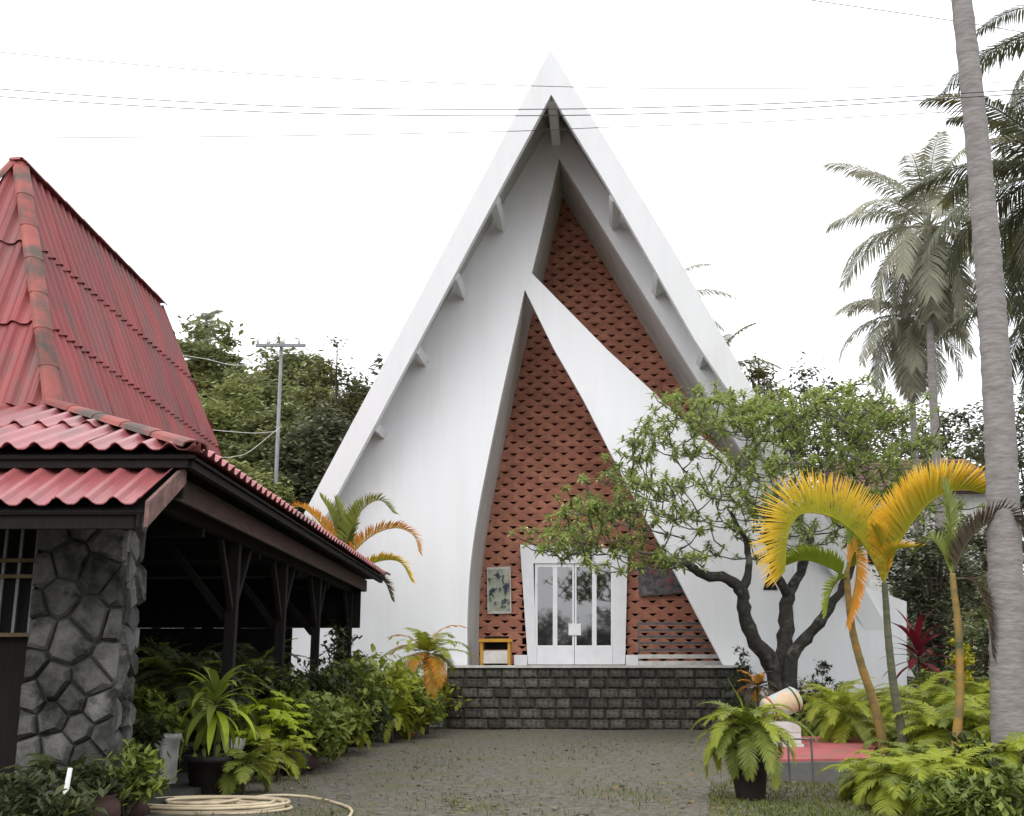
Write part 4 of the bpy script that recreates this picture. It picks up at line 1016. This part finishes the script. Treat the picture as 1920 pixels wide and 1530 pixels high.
px_wire('pale cable from the red roof toward the utility pole', [(398, 806), (430, 809), (480, 812), (527, 808)], 22, YP - .2, .010, 'wire_pale')
px_wire('lower pale cable looping from the red roof toward the pole', [(412, 858), (440, 856), (470, 845), (526, 800)], 22, YP - .2, .009, 'wire_pale')
px_wire('pale wire strung high from the pole behind the red roof', [(300, 660), (380, 672), (450, 685), (527, 665)], 44, YP - .15, .010, 'wire_pale')

# ================================================================== LEFT BED
GP = 'pots along the pavilion'
def g(px, py): 
    p = gnd(px, py); p[2] = 0; return p
# palm between pavilion and church, orange and green fronds arching over the wall
YA = 28.6; kA = YA / FPX / CP
ab = flat(at(640, 1100, YA), 0)
ap = thing('areca_palm', 'bushy palm with green and orange fronds arching against the white church wall', 'palm', ab)
MB().tube([ab - UP * .1, flat(at(642, 1100, YA), 1.6), at(640, 1075, YA)], [.14, .11, .09], 9).build('trunk', 'palm_trunk_olive', ap, True)
cA = (642, 1072)
for pts_, ll, m in (
    ([(cA[0], cA[1], 0), (655, 1000, -.2), (680, 955, -.4), (712, 938, -.6), (738, 962, -.8)], 34, 'leaf_fern'),
    ([(cA[0], cA[1], 0), (668, 1030, -.3), (705, 1000, -.5), (745, 990, -.7), (776, 1005, -.9), (786, 1035, -1)], 30, 'leaf_orange'),
    ([(cA[0], cA[1], 0), (680, 1062, -.3), (722, 1050, -.6), (752, 1056, -.9), (772, 1090, -1)], 26, 'leaf_gold'),
    ([(cA[0], cA[1], 0), (630, 1000, .1), (618, 960, .2), (600, 930, .3)], 36, 'leaf_fern'),
    ([(cA[0], cA[1], 0), (640, 1000, .1), (634, 960, .2), (628, 935, .3)], 34, 'leaf_fern'),
    ([(cA[0], cA[1], 0), (620, 1010, .1), (590, 970, .2), (562, 950, .3), (540, 958, .3)], 32, 'leaf_orange'),
    ([(cA[0], cA[1], 0), (610, 1020, -.2), (575, 985, -.2), (545, 975, -.3), (525, 985, -.3)], 30, 'leaf_fern'),
    ([(cA[0], cA[1], 0), (622, 1030, -.3), (600, 1000, -.4), (580, 1000, -.5)], 28, 'leaf_orange'),
    ([(cA[0], cA[1], 0), (650, 1020, .1), (662, 980, .2), (668, 945, .4)], 30, 'leaf_fern'),
    ([(cA[0], cA[1], 0), (690, 1080, -.4), (720, 1090, -.7), (735, 1125, -.9)], 22, 'leaf_brown')):
    v, f = frond_mesh([at(x, y, YA + dy) for x, y, dy in pts_], 60, ll * kA, .05, lift=.7, side=.5, sweep=.6, droop=.3, jit=.12, rach=.02); mesh_obj('frond', v, f, m, ap)
# plants from the pillar back to the terrace
fernplant('fern', 'large dark drooping fern beside the stone pillar', g(325, 1462), 1.3, 34, .95, .18, 'leaf_fern_dark', ('pot_black', 'taper'), .24, .5, nl=30, width=.03, group=GP, leaf2='leaf_fern', p2=.35)
fernplant('fern', 'yellowish green fern arching under the pavilion eave', g(290, 1450), 1.5, 22, .75, .15, 'leaf_fern', ('pot_brown', 'taper'), .22, .5, nl=26, width=.03, group=GP, leaf2='leaf_fern_dark', p2=.5)
fernplant('fern', 'dark feathery fern in front of the second pavilion post', g(470, 1420), 1.35, 34, 1.1, .2, 'leaf_fern_dark', ('pot_black', 'taper'), .25, .45, nl=30, width=.035, group=GP, leaf2='leaf_fern', p2=.2)
rosette('strap_leaf_plant', 'strap-leaved plant with bright yellow green top leaves in a black tub', g(395, 1488), 1.18, 44, .75, .10, 'leaf_strap', ('pot_black', 'taper'), .34, .46, els=(-.7, 1.35), bend=1.5, group=GP, leaf2='leaf_lime', loose=True)
fw = pot(('pot_white', 'fluted'), g(302, 1484), .2, .70, None); fw.name = 'fluted_planter'
tag(fw, 'tall white fluted planter column standing by the strap-leaved plant', 'planter')
t = thing('flower_bowl', 'small white lotus-shaped flower bowl below the lime green shrub', 'planter', g(432, 1462))
MB().tube([g(432, 1462), g(432, 1462) + UP * .32], [.09, .06], 10).build('foot', 'pot_brown', t, True)
for i in range(9):
    a = 2 * math.pi * i / 9; c = g(432, 1462) + UP * .3
    pth = [c + V(math.cos(a), math.sin(a), 0) * r_ + UP * z_ for r_, z_ in ((.05, 0), (.12, .05), (.17, .14), (.18, .26))]
    v, f = blade_strip(pth, .14, .3, .3); mesh_obj('petal', v, f, 'pot_white', t, True)
def lobed(name, label, base, z0, n, L, leaf, potk, group, spread=.35, **kw):
    base = np.asarray(base, float); t = thing(name, label, 'shrub', base, group); pot(potk, base, .24, .36, t)
    c0 = base + UP * z0
    for i in range(n):
        az = 2.399 * i; rr = spread * math.sqrt((i + .5) / n); c = c0 + V(math.cos(az) * rr, math.sin(az) * rr, rnd.uniform(-.28, .25) - rr * .5)
        d = unit(V(math.cos(az), math.sin(az), -.5 + rnd.uniform(-.3, .3))); s_ = unit(np.cross(d, UP)); u_ = np.cross(s_, d)
        LL = L * rnd.uniform(.7, 1.25); v = [c, c + d * LL * .55 - u_ * -.03]; f = []
        k = 11
        for j in range(k):
            a = -2.2 + 4.4 * j / (k - 1); r_ = LL * (.62 if j % 2 == 0 else .34) * (1.25 - .3 * abs(a) / 2.2)
            v.append(c + d * (LL * .35 + math.cos(a) * r_) + s_ * math.sin(a) * r_ * .8 - UP * abs(math.sin(a)) * r_ * .25 + u_ * .01)
        for j in range(k - 1): f.append((1, 2 + j, 3 + j))
        f += [(0, 1, 2), (0, k + 1, 1)]
        mesh_obj('leaf', v, f, leaf, t)
        MB().tube([base + UP * .33, (base + c) / 2 + UP * .1 + V(math.cos(az), math.sin(az), 0) * .04, c], [.008, .007, .005], 4).build('stalk', 'leaf_mid', t)
    return t
lobed('lobed_leaf_plant', 'lime green plant with big lobed leaves, brightest of the potted row', g(495, 1452), 1.0, 95, .22, 'leaf_lime', ('pot_black', 'taper'), GP, .56)
lobed('lobed_leaf_plant', 'small lime plant with few lobed leaves at the edge of the yard', g(548, 1452), .42, 9, .19, 'leaf_lime', ('pot_black', 'round'), GP, .16)
rows_ = [  # px, ground y, top y, width px, leaf, pot, label
    (545, 1432, 1285, 130, 'leaf_mid', ('pot_black', 'taper'), 'leafy shrub right behind the lime lobed plant'),
    (590, 1412, 1250, 120, 'leaf_fern_dark', ('pot_clay', 'round'), 'dark shrub in a clay pot below the third pavilion post'),
    (640, 1400, 1240, 120, 'leaf_mid', ('pot_black', 'round'), 'green shrub beside the grey round pot'),
    (695, 1388, 1240, 130, 'leaf_bright', ('pot_grey', 'round'), 'yellow green shrub growing in the grey round pot'),
    (742, 1376, 1260, 110, 'leaf_mid', ('pot_clay', 'taper'), 'green shrub in a reddish pot near the end of the row'),
    (790, 1366, 1268, 120, 'leaf_bright', ('pot_black', 'taper'), 'light green shrub left of the terrace wall'),
    (838, 1360, 1262, 90, 'leaf_fern_dark', ('pot_black', 'taper'), 'dark shrub leaning on the terrace wall corner'),
    (520, 1400, 1262, 140, 'leaf_fern_dark', ('pot_brown', 'taper'), 'dark shrub between the pavilion posts'),
    (440, 1436, 1262, 120, 'leaf_mid', ('pot_brown', 'taper'), 'shaded shrub behind the strap-leaved plant'),
    (600, 1388, 1262, 110, 'leaf_mid', ('pot_brown', 'taper'), 'shaded shrub behind the clay-potted one'),
    (665, 1376, 1232, 110, 'leaf_fern_dark', ('pot_black', 'taper'), 'tall dark shrub under the far end of the eave'),
    (570, 1446, 1330, 90, 'leaf_mid', ('pot_brown', 'round'), 'low shrub at the yard edge next to the small lime plant'),
    (620, 1418, 1312, 90, 'leaf_fern', ('pot_black', 'round'), 'low yellow tinged shrub before the dark row'),
    (670, 1402, 1300, 80, 'leaf_fern_dark', ('pot_black', 'round'), 'low dark shrub left of the grey round pot'),
    (480, 1432, 1240, 130, 'leaf_fern_dark', ('pot_brown', 'taper'), 'dark shrub rising behind the lime lobed plant'),
    (765, 1384, 1300, 80, 'leaf_fern', ('pot_clay', 'round'), 'low mixed green shrub near the reddish pot'),
    (300, 1440, 1215, 110, 'leaf_fern', ('pot_brown', 'taper'), 'tall yellowish shrub between the pillar and the big dark fern'),
    (380, 1446, 1230, 120, 'leaf_fern_dark', ('pot_brown', 'taper'), 'tall dark shrub behind the strap-leaved plant top'),
    (250, 1475, 1310, 110, 'leaf_mid', ('pot_brown', 'taper'), 'leafy shrub in front of the stone pillar beside the fluted planter'),
    (195, 1498, 1330, 110, 'leaf_fern_dark', ('pot_black', 'taper'), 'dark shrub at the foot of the stone pillar')]
for i, (x, yg, yt_, wp, lf, pk, lb) in enumerate(rows_):
    b_ = g(x, yg); k_ = b_[1] / FPX / CP; H_ = at(x, yt_, b_[1])[2]
    shrub('potted_shrub', lb, b_, H_, wp * k_ / 2 * 1.35, lf, 46, 46, .17 if i % 3 else .22, pk, .23 if i != 3 else .30, .34 if i != 3 else .42, GP, asp=(.5, .35, .65)[i % 3])
b_ = g(712, 1380)
shrub('potted_shrub', 'dark tall shrub on the porch corner before the white wall', V(*at(640, 1300, 24.5)[:2], 0), 2.35, .55, 'leaf_fern_dark', 26, 30, .16, ('pot_black', 'taper'), .25, .4, GP)
bq = flat(at(800, 1240, 27.6), 0)
fernplant('small_palm', 'young palm with light green and orange fronds left of the terrace', bq, 1.85, 26, 1.25, .28, 'leaf_bright', None, nl=34, width=.035, leaf2='leaf_orange', p2=.18, cat='palm', els=(-.5, 1.35), stem=.07)
rosette('strap_leaf_plant', 'pale strap-leaved plant leaning against the terrace stone wall', g(848, 1362), .85, 12, .4, .07, 'leaf_strap', ('pot_black', 'round'), .2, .3, group=GP, els=(-.4, .9))
for x, yg, z_, L_, lf, lb in ((455, 1490, .35, .5, 'leaf_fern', 'low fern in front of the black tub'), (520, 1466, .4, .5, 'leaf_bright', 'low bright fern between the two lime plants'),
        (590, 1436, .5, .6, 'leaf_fern', 'low fern halfway along the potted row'), (650, 1412, .5, .6, 'leaf_bright', 'bright low fern before the grey round pot'), (735, 1392, .6, .7, 'leaf_bright', 'bright fern near the far end of the potted row'), (420, 1440, 1.3, .8, 'leaf_fern', 'tall arching fern over the strap-leaved plant')):
    fernplant('fern', lb, g(x, yg), z_, 18, L_, .15, lf, nl=26, width=.03, group=GP, els=(-.5, 1.1), bend=1.3, spread=.12)
# near the lower left corner
cornerp = [(40, 1528, 1290, 150, 'leaf_fern_dark', 'dark weedy shrub at the left foot of the stone pillar'),
           (140, 1560, 1420, 150, 'leaf_fern_dark', 'low dark shrub in front of the stone pillar'),
           (230, 1545, 1400, 120, 'leaf_mid', 'low leafy shrub beside the coiled hose'),
           (60, 1590, 1450, 170, 'leaf_fern_dark', 'dark low shrub behind the white pipe stake'),
           (10, 1500, 1255, 90, 'leaf_mid', 'pale leafed shrub beneath the grille window')]
for x, yg, yt_, wp, lf, lb in cornerp:
    b_ = g(x, yg); k_ = b_[1] / FPX / CP
    shrub('garden_shrub', lb, b_, at(x, yt_, b_[1])[2], wp * k_ / 2, lf, 28, 34, .13, group='shrubs round the stone pillar', asp=.4)
fernplant('fern', 'low spiky dark fern with thin pale fronds near the white pipe', g(95, 1560), .45, 14, .6, .14, 'leaf_fern_dark', nl=20, width=.03, els=(-.1, 1.1))
pp = g(112, 1575)
tag(MB().tube([pp - UP * .1, pp + UP * .25, pp + V(.03, .02, .62)], [.03, .03, .022], 8).build('pipe_stake', 'pipe_white', None, True, loc=pp), 'short white plastic pipe stake sticking up from the ground', 'pipe')
for x, y, r_, h_, lb in ((170, 1560, .26, .34, 'dark brown round pot among low shrubs before the stone pillar'), (245, 1535, .16, .22, 'small reddish brown pot beside the coiled hose')):
    o = pot(('pot_brown', 'round'), g(x, y), r_, h_, None); o.name = 'flower_pot'; tag(o, lb, 'pot')
# hose
hc = g(395, 1520); pts = []
for i in range(150):
    a = i * .33; rr = .42 + .16 * math.sin(i * .071) + rnd.uniform(-.015, .015); pts.append(hc + V(1.55 * rr * math.cos(a) + .05 * math.sin(i * .2), rr * math.sin(a) * .95, .02 + .011 * (i / 19)))
tail = [g(500, 1500) + UP * .05, g(575, 1497) + UP * .02, g(640, 1512) + UP * .02, g(660, 1525) + UP * .02, g(640, 1545) + UP * .02, g(560, 1570) + UP * .02]
hp = catmull(pts + tail, 2)
tag(MB().tube(hp, .017, 6).build('garden_hose', 'hose', None, True, loc=flat(hc, 0)), 'cream garden hose coiled on the dirt with a loose end', 'hose')

# ================================================================== RIGHT BED
pb_ = g(1408, 1500)
t = fernplant('potted_palm', 'short palm with recurved fronds in a tall black pot on the yard', pb_, .80, 34, .80, .17, 'leaf_fern', ('pot_black', 'taper'), .24, .62, nl=48, width=.020, cat='palm', els=(-.3, 1.1), bend=1.7, leaf2='leaf_bright', p2=.5, lift=.4, stem=.06)
v, f = frond_mesh([pb_ + UP * .8, pb_ + V(-.06, 0, 1.1), pb_ + V(-.2, .02, 1.38)], 30, .10, .03, lift=.2, sweep=1.6); mesh_obj('spear_frond', v, f, 'leaf_gold_green', t)
# red platform
q = [g(1452, 1470), g(1640, 1466), g(1660, 1412), g(1440, 1412)]
plat = thing('red_platform', 'low concrete platform with red painted top beside the potted palm', 'platform', (q[0] + q[1]) / 2)
MB().prism([flat(p, -.05) for p in q], UP * .32).build('base', 'concrete', plat)
q2 = [p + (sum(q) / 4 - p) * .05 for p in q]; MB().prism([flat(p, .273) for p in q2], UP * .03).build('red_top', 'red_floor', plat)
for x in (1482, 1526):
    c = g(x, 1475); MB().tube([c - UP * .05, c + UP * .62], .014, 6).build('rail_post', 'metal_grey', plat)
c1_, c2_ = g(1482, 1475) + UP * .6, g(1526, 1475) + UP * .6; MB().tube([c1_, c2_], .012, 6).build('rail', 'metal_grey', plat)
# painted drum on a white block stack
dS = g(1470, 1436)
st = thing('block_stack', 'white stacked slabs carrying the painted drum', 'blocks', dS)
for i in range(4): MB().box(dS + UP * (.09 + .171 * i) + V(.02 * (i % 2), 0, 0), .56 - .03 * i, .4, .165).build('slab', 'slab', st)
mat('drum_paint', (.55, .48, .30), .7, (.60, .28, .20), scale=4.5, detail=2, c3=(.38, .48, .46), scale3=5.0, f3=(.5, .56))
ax = unit(V(1, .15, .42)); d0 = dS + UP * (.70 + .24) - ax * .28
dr = thing('painted_drum', 'tilted drum painted in cream, pink and blue on the white slabs', 'drum', dS + UP * .70)
MB().tube([d0, d0 + ax * .03, d0 + ax * .04, d0 + ax * .55, d0 + ax * .56, d0 + ax * .6], [.18, .19, .2, .2, .19, .15], 22).build('shell', 'drum_paint', dr, True)
MB().tube([d0 + ax * .08, d0 + ax * .11], .204, 22).build('band', 'pot_clay', dr, True)
MB().tube([d0 + ax * .49, d0 + ax * .52], .204, 22).build('band', 'leaf_olive', dr, True)
fernplant('fern', 'withered orange brown fern behind the painted drum', g(1425, 1400), 1.15, 14, .55, .13, 'leaf_orange', nl=24, width=.03, leaf2='leaf_brown', p2=.5)
# shrubs under the frangipani
for x, yg, yt_, wp, lf, lb in ((1395, 1372, 1225, 60, 'leaf_fern_dark', 'thin dark shrub left of the frangipani base'), (1500, 1372, 1265, 110, 'leaf_fern_dark', 'dark low shrub right of the frangipani base'),
        (1545, 1375, 1222, 50, 'leaf_fern_dark', 'thin upright dark shrub before the white wall'), (1540, 1390, 1290, 130, 'leaf_fern_dark', 'dark shrub behind the painted drum and platform'), (1440, 1376, 1280, 90, 'leaf_mid', 'low shrub at the frangipani base')):
    b_ = g(x, yg); k_ = b_[1] / FPX / CP
    shrub('garden_shrub', lb, b_, at(x, yt_, b_[1])[2], wp * k_ / 2, lf, 24, 34, .15, group='shrubs under the frangipani', asp=.3)
GR = 'ferns in the right-hand bed'
beds = [(1590, 1425, 1290, 'leaf_bright', 'bright yellow green fern left of the slim palms'), (1640, 1415, 1310, 'leaf_bright', 'bright fern between the red platform and the slim palms'),
        (1745, 1425, 1290, 'leaf_bright', 'bright broad fern between the slim palms'), (1850, 1420, 1310, 'leaf_bright', 'bright fern right of the third slim palm'),
        (1905, 1415, 1300, 'leaf_fern', 'mid green fern at the foot of the thick trunk'), (1700, 1440, 1370, 'leaf_fern', 'low fern at the foot of the middle slim palm'),
        (1800, 1450, 1350, 'leaf_fern', 'mid green fern behind the third slim palm'), (1890, 1455, 1350, 'leaf_fern', 'shaded fern just below the thick grey trunk'),
        (1680, 1405, 1295, 'leaf_bright', 'bright fern in the gap between the two leaning slim palms'), (1815, 1405, 1285, 'leaf_bright', 'bright tall fern behind the third slim palm'),
        (1765, 1450, 1340, 'leaf_bright', 'bright fern left of the third slim palm foot'), (1870, 1440, 1330, 'leaf_bright', 'bright fern before the thick trunk'), (1555, 1392, 1300, 'leaf_bright', 'yellow green fern behind the red platform'),
        (1715, 1525, 1440, 'leaf_bright', 'low bright fern in front of the slim palms'), (1655, 1505, 1445, 'leaf_bright', 'small bright fern at the foot of the slim palm with the hanging orange frond'), (1770, 1510, 1430, 'leaf_bright', 'bright fern at the foot of the third slim palm'),
        (1900, 1500, 1400, 'leaf_bright', 'bright fern beside the dark shrub at the thick trunk'),
        (1730, 1480, 1410, 'leaf_fern', 'low fern spilling toward the yard'), (1570, 1400, 1330, 'leaf_fern', 'fern beside the red platform corner')]
for x, yg, yt_, lf, lb in beds:
    b_ = g(x, yg); H_ = at(x, yt_, b_[1])[2]
    fernplant('fern', lb, b_, max(.25, H_ * .68), 36, max(.6, .7 * H_ + .3), .2, lf, nl=42, width=.021, group=GR, els=(-.6, 1.2), bend=1.5, leaf2='leaf_fern' if lf == 'leaf_bright' else 'leaf_bright', p2=.3, spread=.18)
for x, yg, yt_, wp, lf, lb in ((1850, 1500, 1380, 150, 'leaf_fern_dark', 'dark shrub in front of the thick grey trunk'), (1800, 1545, 1460, 160, 'leaf_mid', 'low leafy clump at the front rim of the fern bed'),
        (1900, 1560, 1430, 140, 'leaf_mid', 'leafy clump at the corner nearest the road'), (1880, 1400, 1240, 120, 'leaf_mid', 'tall green shrub right of the yellow leaved bush'),
        (1822, 1402, 1195, 56, 'leaf_yellow', 'upright bush with yellow leaves behind the slim palms'), (1760, 1395, 1260, 110, 'leaf_fern', 'green shrub under the red cordyline')):
    b_ = g(x, yg); k_ = b_[1] / FPX / CP
    shrub('garden_shrub', lb, b_, at(x, yt_, b_[1])[2], wp * k_ / 2, lf, 30, 36, .14, group='shrubs in the right-hand bed', asp=.4)
rosette('cordyline', 'cordyline with dark red and pink strap leaves by the church corner', g(1735, 1392), 1.95, 26, .95, .13, 'leaf_red', None, els=(-.2, 1.45), bend=.9, stem=.03, loose=True)

# ================================================================== GROUND COVER
def tufts(n, xs, area_fn, h, name):
    P = []
    while len(P) < n:
        px, py = rnd.uniform(*xs), rnd.uniform(1365, 1600)
        p_ = area_fn(px, py)
        if rnd.random() < p_: q_ = gnd(px, py); P.append((q_[0], q_[1]))
    P = np.array(P); az = rng.uniform(0, 6.28, n); L = h * rng.uniform(.5, 1.3, n); ln = rng.uniform(.2, .9, n)
    b0 = np.stack([P[:, 0], P[:, 1], hgt(P[:, 0], P[:, 1]) - .004], 1); d = np.stack([np.cos(az) * ln, np.sin(az) * ln, np.ones(n)], 1) * L[:, None]
    s_ = np.stack([-np.sin(az), np.cos(az), np.zeros(n)], 1) * (L * .11)[:, None]
    v = np.stack([b0 - s_, b0 + s_, b0 + d * .6 + s_ * .6, b0 + d + np.array([0, 0, -.3]) * L[:, None] * ln[:, None]], 1).reshape(-1, 3)
    o = mesh_obj(name, v, np.arange(4 * n).reshape(n, 4), 'grass')
    tag(o, 'short patchy grass growing over the dirt yard', 'grass'); struct(o, 'stuff'); return o
def garea(px, py):
    a = .05 + .25 * max(0, math.sin(px * .013 + py * .031) * math.cos(px * .007 - py * .05))
    if px > 1330 and py > 1470: a += .8
    if px > 1600: a += .4
    return a
tufts(24000, (350, 1920), garea, .06, 'grass')
n = 520; P = []
for i in range(n):
    q_ = gnd(rnd.uniform(520, 1500), rnd.uniform(1368, 1540)); P.append((q_[0], q_[1], .03 + float(hgt(q_[0], q_[1]))))
v, f = leaf_cloud(np.array(P), .09, .5, flat_=.95, droop=0); o = mesh_obj('leaf_litter', v, f, 'litter'); tag(o, 'scattered dry fallen leaves on the dirt yard', 'leaves'); struct(o, 'stuff')
